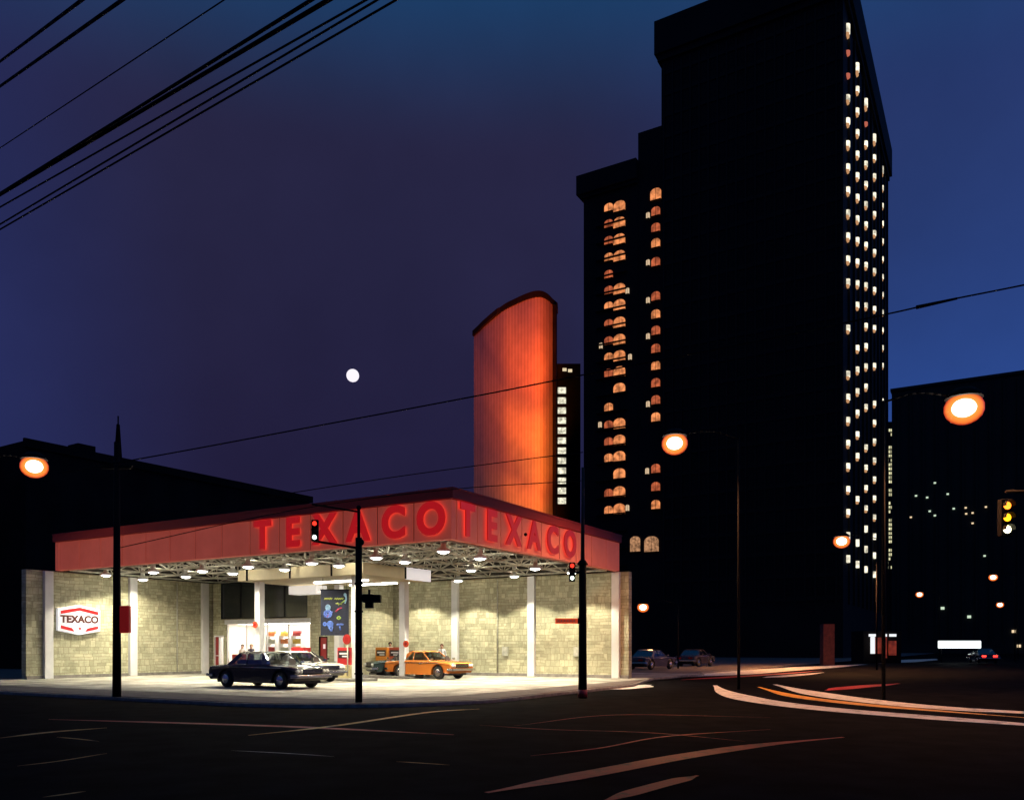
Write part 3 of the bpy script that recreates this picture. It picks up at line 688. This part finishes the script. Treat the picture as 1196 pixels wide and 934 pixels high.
# pole left, with red box
pl = thing('utility_pole', 'tall dark wooden pole with a red box sign at the left of the forecourt', 'pole', at(136.5, 27.0)+Vector((0, 0, -.004)))
MB().tube((0, 0, 0), (0, 0, 8.2), .135, .085, 12).build('shaft', BLACK, pl)
m = MB(); m.box(-.5, .5, -.06, .06, 7.35, 7.45); m.build('crossarm', BLACK, pl)
MB().box(.14, .44, -.12, .06, 2.05, 2.92).build('red_box', mat('box_red', (.42, .02, .015), .5, emit=(1, .04, .03), es=.10), pl, .02)  # faint glow put into the red; the box is no lamp
MB().box(.10, .15, -.05, .03, 2.2, 2.3).build('bracket', BLACK, pl)
# central pole with mast arm signal
pc = thing('signal_pole', 'dark pole with bracket arm and traffic signal before the red fascia corner', 'traffic signal pole', at(419, 24.2))
MB().tube((0, 0, -.004), (0, 0, 4.75), .105, .095, 12).build('shaft', BLACK, pc)
m = MB(); m.tube((0, 0, 4.75), (0, 0, 5.62), .045, n=8); m.ball((0, 0, 5.62), .075, 10); m.ball((.06, 0, 4.62), .1, 10); m.build('finial', BLACK, pc)
m = MB(); m.tube((0, 0, 5.5), (-1.35, 0, 5.72), .028); m.tube((0, 0, 4.45), (-1.3, 0, 4.66), .035); m.build('bracket_arm', BLACK, pc)
signal_head(pc, (-1.25, -.12, 4.95), .62)
h2 = MB().box(.12, .42, -.12, .12, 2.88, 3.12).build('signal_box', BLACK, pc, .02)
m = MB(); m.box(.10, .55, -.05, .05, 2.94, 3.06); m.box(.2, .42, -.10, .10, 2.72, 2.9); m.box(.28, .33, -.05, .05, 3.1, 3.25); m.box(.42, .64, -.14, .14, 2.88, 3.10); m.build('hood', BLACK, h2)
for z in (2.6, 3.4, .8): MB().lathe([(.125, z), (.125, z+.05)], n=14).build('collar', BLACK, pc)
# right pole
pr = thing('utility_pole', 'thick dark pole with small traffic signal and orange street sign at the right kerb', 'traffic signal pole', at(680.5, 26.4))
MB().tube((0, 0, -.02), (0, 0, 4.25), .135, .115, 12).build('shaft', BLACK, pr)
MB().tube((0, 0, 4.25), (.01, 0, 7.25), .065, .05, 10).build('upper_shaft', mat('pole_brown', (.05, .025, .02), .7), pr)
MB().lathe([(.001, 4.35), (.09, 4.33), (.17, 4.22), (.16, 4.18)], n=12).build('cap', BLACK, pr)
signal_head(pr, (-.34, -.15, 3.95), .6)
m = MB(); m.box(-.28, -.1, -.06, .02, 3.92, 3.98); m.build('bracket_arm', BLACK, pr)
sgn = MB().box(-.86, -.16, -.03, .0, 2.33, 2.50).build('street_sign', mat('street_sign_orange', (.62, .09, .03), .4, emit=(1, .10, .03), es=.55), pr)  # plate brightened by emission in its colour, no lamp behind it
m = MB(); 
for k in range(6): m.box(-.80+k*.10, -.74+k*.10, -.036, -.031, 2.38, 2.45)
m.build('sign_lettering', mat('sign_white_letters', (.65, .25, .15), .5), sgn)
MB().box(-.17, -.10, -.02, .02, 2.33, 2.50).build('sign_bracket', BLACK, pr)
MB().lathe([(.15, .02), (.15, .25)], n=14).build('reflector_band', mat('reflector_red', (.4, .04, .03), .4), pr)
# far right signal, hung from its own pole beyond the frame
p0 = at(1176.5, 27); 
ps = thing('signal_pole', 'traffic signal with three glowing orange and yellow lenses at the right edge', 'traffic signal', (p0.x, p0.y, -.12))
m = MB(); m.tube((1.6, .1, 0), (1.6, .1, 7.6), .12, .09, 12); m.build('shaft', BLACK, ps)
MB().tube((1.6, .1, 6.75), (0, .1, 6.75), .05).build('bracket_arm', BLACK, ps)
signal_head(ps, (0, 0, EYE+.12+(HY-604)/F*27), 1.2, 'all')

# street lamps
def globe_mat(name, rim, core, es):
    if name in MATS: return MATS[name]
    m = emat(name, core, es); t = m.node_tree; b = t.nodes['Principled BSDF']     # lamp glare painted into the globe: white-hot core, orange halo towards the rim
    lw = t.nodes.new('ShaderNodeLayerWeight'); lw.inputs[0].default_value = .5; c = t.nodes.new('ShaderNodeValToRGB'); t.links.new(lw.outputs['Facing'], c.inputs[0])
    k = c.color_ramp; k.elements[0].position = .06; k.elements[0].color = (*core, 1); k.elements[1].position = .85; k.elements[1].color = (*[x/es for x in rim], 1)
    e = k.elements.new(.22); e.color = (core[0]*.075, core[1]*.022, core[2]*.004, 1)
    t.links.new(c.outputs[0], b.inputs['Emission Color']); return m
def street_lamp(label, px, py, d, e, r=.28, es=24, arm=-1, c=(1, .42, .16), glow=(1, .72, .5), base=-.12, halo=1):
    r *= 1.2; p = at(px, d); z = EYE+(HY-py)/F*d - base
    S = thing('street_lamp', label, 'street lamp', (p.x, p.y, base), 0, 'street lamps of the junction')
    ax = 2.6*arm
    MB().tube((-ax, .0, 0), (-ax, .0, z+.25), .065, .045, 10).build('pole', BLACK, S)
    MB().path(smooth([(-ax, 0, z+.2), (-ax*.6, 0, z+.5), (-ax*.2, 0, z+.42), (0, 0, z+.3)], 4), .035).build('arm', BLACK, S)
    MB().lathe([(r*.95, z+r*.55), (r*.9, z+r*.75), (r*.5, z+r*1.05), (.05, z+r*1.15)], n=18).build('lamp_head', BLACK, S)
    MB().ball((0, 0, z), r, 18, .85).build('globe', globe_mat('globe_orange', (.45, .02, .008), (1, .9, .75), 20), S)
    if e: light('SPOT', S, (0, 0, z-r*max(1, halo)-.12), e, c, spot_size=math.radians(150), spot_blend=.6, shadow_soft_size=.25)
    return S
street_lamp('street lamp glowing at the far left above the dark roofs', 40, 545, 37, 35, .48, 26, 1, (1, .35, .2), (1, .85, .7), 0)
street_lamp('street lamp glowing orange before the dark tower', 788, 518, 34, 3200, .44)
street_lamp('largest street lamp glowing at the right edge of the sky', 1126, 477, 27, 2600, .50, arm=1)
street_lamp('small street lamp glowing low on the dark tower', 983, 632, 62, 11000, .50)
street_lamp('small lamp just right of the station end wall', 751, 709, 62, 80, .36, 14)
street_lamp('distant lamp low in the right street, highest of three', 1160, 674, 100, 0, .42)
street_lamp('distant lamp low in the right street, leftmost of three', 1074, 694, 110, 0, .40)
street_lamp('distant lamp low in the right street, lowest of three', 1168, 706, 120, 0, .42)

# ------------------------------------------------------------------ overhead cables
def cable(label, pts, r, grp='overhead cables', sag=.0):
    a, b = Vector(pts[0]), Vector(pts[-1]); out = []
    n = 24
    for i in range(n+1):
        t = i/n; p = a.lerp(b, t); p.z -= sag*4*t*(1-t); out.append(p)
    return tag(MB().path(out, r, 6).build('overhead_cable', BLACK), label, 'cable', grp)
def ext(a, b, ta, tb): return a+(a-b)*ta, b+(b-a)*tb
def sky_cable(label, ly, tx, r, dl=22, dr=14, thick=False):
    a = at(0, dl, ly); b = at(tx, dr, 0)
    a2, b2 = ext(a, b, .45, .7)
    return cable(label, (a2, b2), r, 'cables crossing the upper left sky')
sky_cable('thick cable nearest the top left corner', 72, 96, .030)
sky_cable('second thick cable from the top left corner', 101, 143, .032)
sky_cable('thinnest cable, alone between the corner pair and the bundle', 173, 262, .012)
sky_cable('upper strand of the thick cable bundle', 226, 364, .032)
sky_cable('thick strand pressed under the upper strand of the bundle', 227.5, 384, .040)
sky_cable('middle cable just under the thick bundle', 242, 428, .020)
sky_cable('second lowest cable crossing the upper left', 262, 441, .020)
sky_cable('lowest cable crossing the upper left', 268, 463, .020)
def span(label, pts, r): return tag(MB().path(smooth([at(x, d, y) for x, y, d in pts], 6), r, 6).build('span_wire', BLACK), label, 'cable', 'wires spanning the junction')
span('long span wire rising from the left pole across to the right edge', [(70, 552, 27), (200, 529, 26.2), (345, 502, 25.3), (553, 463, 24), (690, 436, 23), (860, 403, 22), (1035, 367, 21), (1100, 352, 20.6), (1200, 332, 20), (1400, 290, 18)], .020)
tag(MB().tube(at(1070, 20.8, 359), at(1118, 20.5, 348.5), .05, .03).build('cable_splice', BLACK), 'dark splice sleeve on the span wire at the right', 'cable splice')
span('wire just above the red fascia toward the right pole', [(137, 610, 27), (300, 582, 27), (460, 557, 26.7), (600, 538, 26.5), (681, 528, 26.4)], .014)
span('second lower wire over the red fascia to the right pole', [(137, 640, 27), (340, 596, 27), (520, 572, 26.8), (681, 561, 26.4)], .014)

# ------------------------------------------------------------------ moon
mo = MB().ball((0, 0, 0), 15, 24).build('moon', emat('moon_glow', (.97, .90, 1), 1.05)); mo.location = at(412, 2000, 438.5)
tag(mo, 'small full white moon in the violet sky left of the orange tower', 'moon')

# ------------------------------------------------------------------ orange floodlit tower
Db = 150
ob = thing('curved_tower', 'tall curved tower floodlit orange with a dark roof edge behind the station', 'tower', (0, Db, -.1))
plan = [(553.5, 389), (560, 383), (566, 377), (580, 365), (590, 357.5), (602, 351.5), (613, 346.5), (624, 343), (633, 343), (640, 346.5), (645.5, 352)]
H = EYE+(HY-342.5)/F*Db
base = []
for px, py in plan:
    d = (H-EYE)*F/(HY-py); base.append(((px-CX)/F*d, d-Db))
base = [(x, y, ) for x, y in base]
sm_ = smooth([(x, y, 0) for x, y in base], 5)
fr = [(p.x, p.y) for p in sm_]
def ribs(name):
    m = mat('ribbed_concrete', (.50, .42, .36), .75); t = m.node_tree; b = t.nodes['Principled BSDF']
    co = t.nodes.new('ShaderNodeTexCoord'); wv = t.nodes.new('ShaderNodeTexWave'); wv.inputs['Scale'].default_value = .55; wv.inputs['Distortion'].default_value = .3; wv.inputs['Detail'].default_value = 1
    wv.bands_direction = 'X'; t.links.new(co.outputs['Object'], wv.inputs['Vector'])
    r = t.nodes.new('ShaderNodeMapRange'); t.links.new(wv.outputs['Fac'], r.inputs[0]); r.inputs[3].default_value = .82; r.inputs[4].default_value = 1.1
    n = t.nodes.new('ShaderNodeTexNoise'); n.inputs['Scale'].default_value = .5; t.links.new(co.outputs['Object'], n.inputs['Vector'])
    r2 = t.nodes.new('ShaderNodeMapRange'); t.links.new(n.outputs[0], r2.inputs[0]); r2.inputs[3].default_value = .75; r2.inputs[4].default_value = 1.2
    mu = t.nodes.new('ShaderNodeMath'); mu.operation = 'MULTIPLY'; t.links.new(r.outputs[0], mu.inputs[0]); t.links.new(r2.outputs[0], mu.inputs[1])
    v = t.nodes.new('ShaderNodeVectorMath'); v.operation = 'SCALE'; v.inputs[0].default_value = (.50, .42, .36); t.links.new(mu.outputs[0], v.inputs['Scale'])
    t.links.new(v.outputs[0], b.inputs['Base Color']); return m
RIB = ribs('r')
def wall_strip(m, pts, z0, z1):
    prev = None
    for x, y in pts:
        a = m.bm.verts.new((x, y, z0)); b = m.bm.verts.new((x, y, z1))
        if prev: m._f([prev[0], a, b, prev[1]], True)
        prev = (a, b)
back = [(fr[-1][0]+.5, fr[-1][1]+3), (fr[0][0]+4, fr[0][1]+6)]
m = MB(); m.prism(fr+back, 0, H-.6); o = m.build('concrete_shell', [RIB, DARKW], ob)
for f in o.data.polygons:
    c = f.center; 
    f.material_index = 0 if (f.normal.y < -.1 or f.normal.x < -.9) and abs(f.normal.z) < .1 and len(f.vertices) == 4 and c.x <= fr[-1][0]+.05 else 1
def off(pts, k): return [(x*1+(-.3 if i < len(pts)//3 else 0)*k, y-.35*k) for i, (x, y) in enumerate(pts)]
MB().prism(off(fr, 1)+[(fr[-1][0]+1.0, fr[-1][1]+1.5), (fr[-1][0]+1.2, fr[-1][1]+4), (fr[0][0]+4, fr[0][1]+8)], H-.55, H+.45).build('roof_edge', DARKW, ob)
m = MB(); x, y = fr[-1]; m.prism([(x+.06, y-.3), (x+.65, y-.1), (x+1.0, y+3.5), (x+.52, y+3)], 0, H-.56); m.build('edge_fin', DARKW, ob)
FLO = (1, .13, .008)
def flood(px, d, z, tx, ty_, tz, e, c, ang=60, bl=.8):
    a = at(px, d); a.z = z; a = a-Vector((0, Db, 0)); b = at(tx, ty_, tz)-Vector((0, Db, 0))
    q = (b-a).to_track_quat('-Z', 'Y').to_euler()
    light('SPOT', ob, a, e, c, rot=q, spot_size=math.radians(ang), spot_blend=bl, shadow_soft_size=.3)
    fl = MB(); fl.box(-.5, .5, -.4, .4, -.3, .4); o = fl.build('floodlight', BLACK, ob); o.location = a+Vector((0, .0, -.6))
for tzz, en, cc, an in ((10, 150000, (1, .24, .02), 21), (22, 190000, (1, .21, .018), 20), (35, 240000, (1, .15, .014), 18), (48, 300000, (1, .12, .012), 16), (60, 380000, (1, .11, .012), 14.5)):
    flood(662, 108, 3, 607, 152, HY-(tzz-EYE)*F/152, en*1.1, cc, an*1.12, .9)
flood(570, 100, 4, 590, 159, 470, 90000, (1, .10, .012), 16, .9)
flood(640, 112, 4, 632, 151, 520, 70000, (1, .30, .02), 16, .9)
# slab with lit stair windows
sb = thing('office_slab', 'narrow dark slab tower with a column of lit windows beside the orange tower', 'tower', (0, 166, -.1))
x0 = (650.5-CX)/F*166; x1 = (678-CX)/F*166; zt_ = EYE+(HY-424)/F*166
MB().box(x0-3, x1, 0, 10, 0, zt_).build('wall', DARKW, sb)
LW = emat('window_white_warm', (1, .95, .72), .85, tex=1.5)
for k in range(12):
    y = 456+k*11.7; zc = EYE+.1+(HY-y)/F*166; xa = (651.5-CX)/F*166; xb = (661-CX)/F*166
    wv_ = MB().box(xa, xb, -.06, -.005, zc-.62, zc+.62).build('lit_window', LW, sb)
m = MB(); xa = (657-CX)/F*166
for k in range(2): m.box(xa+k*1.1, xa+.8+k*1.1, -.06, -.005, zt_-1.5-.2*k, zt_-.9-.2*k)
m.build('roof_lights', emat('roof_light', (1, .8, .5), .8), sb)

# ------------------------------------------------------------------ the dark tower
tw = thing('dark_tower', 'tallest dark stepped hotel tower with lit windows down its right face', 'tower', CF.o+Vector((0, 0, -.1)), CF.rz)
DX, TH = 55, 101.0      # right face length along X; height
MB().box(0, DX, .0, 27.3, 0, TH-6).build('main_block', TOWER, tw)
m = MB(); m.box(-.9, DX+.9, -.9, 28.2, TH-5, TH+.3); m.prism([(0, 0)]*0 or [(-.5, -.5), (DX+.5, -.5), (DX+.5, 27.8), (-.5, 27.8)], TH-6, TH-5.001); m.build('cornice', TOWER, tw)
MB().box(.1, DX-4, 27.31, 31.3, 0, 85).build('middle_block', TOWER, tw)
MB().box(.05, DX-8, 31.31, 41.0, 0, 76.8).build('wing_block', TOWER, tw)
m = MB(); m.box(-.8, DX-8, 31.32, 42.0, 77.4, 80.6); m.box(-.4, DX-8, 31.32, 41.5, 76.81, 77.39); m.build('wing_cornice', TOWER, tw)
# vertical fins and spandrels that articulate the dark faces
m = MB()
for k in range(19): m.box(-.25, -.004, .8+k*1.44, 1.05+k*1.44, 8, TH-6.5)
for k in range(11): m.box(DX*(k+.5)/11-.2+2.2, DX*(k+.5)/11+.2+2.2, -.3, -.004, 8, TH-6.5)
m.build('fins', FIN, tw)
m = MB()
for k in range(27): m.box(-.12, -.003, .3, 27, 8.5+3.37*k-.01, 9.1+3.37*k)
m.build('spandrels', FIN, tw)
for k in range(24): MB().box(-.55, .04, 33.2, 38.6, 6.6+2.815*k, 6.75+2.815*k).build('balcony_slab', FIN, tw)
BAY = emat('bay_window_light', (1, .92, .70), 1.25, tex=.9)
BAYR = emat('bay_window_red', (1, .25, .15), .5)
LOWO = emat('bay_window_lower', (1, .50, .22), .55)
scol = [CF.hit(px, 400, 1, 0).x for px in (989, 1000, 1010, 1020, 1029)]
cnt = 0; rest = MB()
skip = {(1, 12), (4, 14), (4, 12), (3, 11), (2, 16), (1, 19), (0, 14), (4, 15), (1, 21), (3, 13), (0, 12)}
for r in range(24):
    for c in range(5):
        if (c, r) in skip or (c == 4 and r == 23): continue
        z = 92.0-3.37*r + .1; s = scol[c]; red = (c, r) in ((0, 1), (0, 2), (2, 1))
        hh = .85 if r == 0 else (.3 if red else .53)
        mtx = MB() if cnt < 96 else rest
        prof_ = [(s+.46*math.cos(a), -.46*math.sin(a)-.01) for a in [PI*i/6 for i in range(7)]]
        if mtx is rest: mtx.prism(prof_, z-hh, z+hh)
        else:
            mtx.prism(prof_, z-hh*.55, z+hh)
            if not red: mtx.mi = 1; mtx.prism([(x-.1, y*.8) for x, y in prof_], z-hh*1.2, z-hh*.56)
            mtx.build('bay_window', [BAYR if red else BAY, LOWO], tw)
        cnt += 1
o = rest.build('bay_windows', [BAY, LOWO], tw); o['kind'] = 'stuff'
ARW = emat('arched_window_bright', (1, .33, .11), .78, tex=1.2); ARD = emat('arched_window_dim', (1, .22, .08), .46, tex=1.2); ARP = emat('small_pale_window', (1, .72, .45), .7)
def arch(s, z, wd, ht, mt, name='arched_window'):
    pts = [(-wd/2, -ht/2), (wd/2, -ht/2)]+[(wd/2*math.cos(a), ht/2-wd*.35+wd*.35*math.sin(a)) for a in [PI*i/8 for i in range(9)]]
    m = MB(); M = Matrix.Translation((-.02, s, z)) @ Matrix(((0, 0, -1, 0), (-1, 0, 0, 0), (0, 1, 0, 0), (0, 0, 0, 1)))
    m.prism(pts, 0, .1, M); o = m.build(name, mt, tw)
    m = MB(); m.box(-.02, .02, -ht/2, ht/2, .101, .15, M); m.box(-wd/2, wd/2, -ht/2-.06, -ht/2, .0, .3, M); m.build('mullion', BLACK, o)
    return o
def tz(y, s): 
    d = CF.wor((0, s, 0)).y; return EYE+.1+(HY-y)/F*d
sA, sA2, sB = (CF.hit(px, 400, 0, 0).y for px in (711, 723.5, 766))
missL = {11: 1, 15: 1}; missR = {12: 1, 4: 1}
ys = [241, 260, 279.5, 299, 319, 337.5, 356, 376.5, 396.5, 415.5, 434, 453.5, 474, 494.5, 514, 533, 553, 574, 594]
for k, y in enumerate(ys):
    if k not in (11, 16): arch(sA, tz(y+1.5, sA), 1.5, 1.35, ARD if k % 3 else ARW)
    if k not in (4, 12): arch(sA2, tz(y, sA2), 2.05, 1.75, ARW)
ysB = [227, 247, 266, 284, 306, 346, 367, 386, 407, 427, 447, 467, 487, 547, 568, 589]
for k, y in enumerate(ysB): arch(sB, tz(y, sB), 1.45 if k else 1.8, 1.45 if k else 1.9, ARD if k % 3 else ARW)
for px, y in ((757, 351), (757, 393), (733, 340), (736, 417), (757, 472), (757, 252), (702, 404), (756, 550), (701, 496), (733, 593), (757, 307)):
    s = CF.hit(px, 400, 0, 0).y; arch(s, tz(y, s), .6, 1.0, ARP, 'small_window')
for px, wdt in ((742, 1.7), (761, 2.4)):
    s = CF.hit(px, 400, 0, 0).y; arch(s, tz(635, s), wdt, 2.5, emat('lobby_window', (1, .50, .24), .42, tex=2.5), 'lobby_window')
# street front at the tower's foot
sf = thing('lit_shopfront', 'small lit shopfront with white frame and red panels at the foot of the tower', 'shopfront', at(1030, 88)+Vector((0, 0, -.12)), 0)
k_ = 88/F
REDP = emat('red_lit_panel', (1, .13, .06), .16, tex=2); WL = emat('white_lit_frame', (.95, .97, 1), 1.0)
def sfb(nm, xa, xb, ya, yb, mt, dd=.0): 
    return MB().box((xa-1030)*k_, (xb-1030)*k_, dd, dd+.3, EYE+.12+(HY-yb)*k_, EYE+.12+(HY-ya)*k_).build(nm, mt, sf)
sfb('frame', 1016, 1024, 740, 743, WL); sfb('frame', 1018, 1022, 743.2, 763, WL); sfb('frame', 1032, 1036, 740, 743, WL); sfb('frame', 1040, 1047, 740, 743, WL)
sfb('panel', 1023, 1032, 744, 763, REDP, .4); sfb('post', 1033, 1036, 743.2, 768, REDP); sfb('panel', 1041, 1049, 748, 765, REDP, .4)
MB().box(-1.6, 2.4, .8, 4, 0, 3.4).build('wall', DARKW, sf)
kp = at(968, 78); pk = tag(MB().box(-.5, .55, 0, .9, 0, 3.85).build('brick_pillar', mat('pillar_red', (.10, .03, .025), .8, noise=.4, nscale=3)), 'reddish brick pillar at the foot of the dark tower', 'pillar'); pk.location = (kp.x, kp.y, -.12)
light('POINT', pk, (.3, -2.5, 3.4), 60, (1, .3, .15), shadow_soft_size=.2)
# made-up glowing bar standing for a bus's light streak, far right
bs = thing('streak_bar', 'long white glowing bar in place of a light streak, low in the street on the right', 'light streak', at(1121.5, 92)+Vector((0, 0, -.12)))
k_ = 92/F
MB().box(-24.5*k_, 24.5*k_, 0, .3, EYE+.12+(HY-756.5)*k_, EYE+.12+(HY-748)*k_).build('light_box', emat('streak_bar_white', (.92, 1, .98), 2.5), bs, .05)  # the made-up streak bar itself, not a real light box
m = MB(); m.tube((-2, .15, 0), (-2, .15, EYE+.12+(HY-756.6)*k_), .06); m.tube((2, .15, 0), (2, .15, EYE+.12+(HY-756.6)*k_), .06); m.build('post', BLACK, bs)  # made-up posts under the streak bar

# ------------------------------------------------------------------ other dark buildings
rb = thing('dark_block', 'wide dark office block filling the right edge below the brightest lamp', 'building', at(1041.5, 220)+Vector((0, 0, -.1)), CF.rz)
RF = Frame(at(1041.5, 220), math.radians(30.1))
hz = EYE+.1+(HY-457.5)/F*220
BLK = mat('dark_block_wall', (.022, .027, .025), .95, noise=.2, nscale=.1)
MB().box(0, 30, -75, 0, 0, hz).build('wall', BLK, rb)
m = MB()
for k in range(24): m.box(-.3, -.003, -1.5-3*k-.2, -1.5-3*k+.2, 3, hz-1)
m.build('fins', BLK, rb)
MB().box(-.5, 30.5, -75.5, .3, hz+.003, hz+.7).build('parapet', BLK, rb)
LGW = emat('far_window_green', (.8, 1, .75), .8); LOW2 = emat('far_window_orange', (1, .75, .45), 1.0)
for px, y, g in ((1064, 604, 1), (1070, 579, 0), (1083, 581, 0), (1086, 597, 0), (1092, 602, 0), (1114, 594, 0), (1128, 593, 1), (1128.5, 600, 1), (1136, 599, 1), (1151.5, 592, 1), (1136, 611, 1), (1150, 649, 0), (1101, 710, 0), (1132, 720, 0), (1184, 737, 1), (1190, 754, 1), (1107, 577, 0), (1092, 564, 0)):
    q = RF.hit(px, y, 0, 0); s_ = .26 if g == 0 else .24
    if y > 700: s_ = .42
    MB().box(-.42, -.31, q.y-s_, q.y+s_, q.z+.1-s_*.8, q.z+.1+s_*.8).build('lit_window', LOW2 if g else LGW, rb)
fb = thing('distant_tower', 'far tower in the gap right of the dark tower with rows of tiny lit windows', 'tower', at(1039, 300)+Vector((0, 0, -.1)))
k_ = 300/F
MB().box(-12*k_, 4.2*k_, 0, 12, 0, EYE+(HY-492)*k_).build('wall', DARKW, fb)
for k in range(33):
    y = 502+k*5.0
    if k in (2, 3, 13, 20, 27): continue
    m = MB()
    for c in range(3):
        if random.random() < .2: continue
        x = (-3.2+2.3*c)*k_; m.box(x, x+1.7*k_, -.1, -.01, EYE+(HY-y-1.6)*k_, EYE+(HY-y+1.6)*k_)
    m.build('window_row', emat('far_window_yellow', (1, .95, .55), .75, tex=.6), fb)
# left dark buildings
LFo = at(30, 60); LF = Frame(LFo, math.radians(32.5))
lb = thing('dark_warehouse', 'long dark building with sloping roofline behind the left of the station', 'building', LFo+Vector((0, 0, -.1)), LF.rz)
hL = EYE+.1+(HY-514)/F*60
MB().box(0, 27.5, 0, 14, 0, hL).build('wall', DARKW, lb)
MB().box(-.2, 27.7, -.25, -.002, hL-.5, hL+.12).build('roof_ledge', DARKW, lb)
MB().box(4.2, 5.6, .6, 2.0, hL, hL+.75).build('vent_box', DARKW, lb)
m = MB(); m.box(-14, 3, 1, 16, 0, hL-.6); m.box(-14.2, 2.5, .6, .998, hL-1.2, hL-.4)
o = tag(m.build('low_block', DARKW), 'dark block at the far left edge behind the street lamp', 'building'); o.location = at(0, 62)+Vector((0, 0, -.1)); o.rotation_euler.z = R_(20)
# lattice mast
ms = thing('lattice_mast', 'dark tapering lattice mast above the roofs on the left', 'mast', at(138, 80)+Vector((0, 0, -.1)))
k_ = 80/F; zb_, zt_ = 15, EYE+(HY-487)*k_
m = MB(); B_ = .75
for sx in (-1, 1):
    for sy in (-1, 1): m.bar((sx*B_*1.5, sy*B_*1.5, 0), (sx*.05, sy*.05, zt_-.6), .09)
for k in range(20):
    f0 = 1-k/20.5; f1 = 1-(k+1)/20.5; a = B_*1.5*f0; b = B_*1.5*f1; za = zt_*(k/20.5); zc = zt_*((k+1)/20.5)
    for s in (-1, 1):
        m.bar((-a, s*a, za), (b, s*b, zc), .06); m.bar((a, s*a, za), (-b, s*b, zc), .06); m.bar((-a, s*a, za), (a, s*a, za), .06)
        m.bar((s*a, -a, za), (s*b, b, zc), .06); m.bar((s*a, -a, za), (s*a, a, za), .06)
m.tube((0, 0, zt_-.8), (0, 0, zt_+.2), .07); m.build('lattice', BLACK, ms)
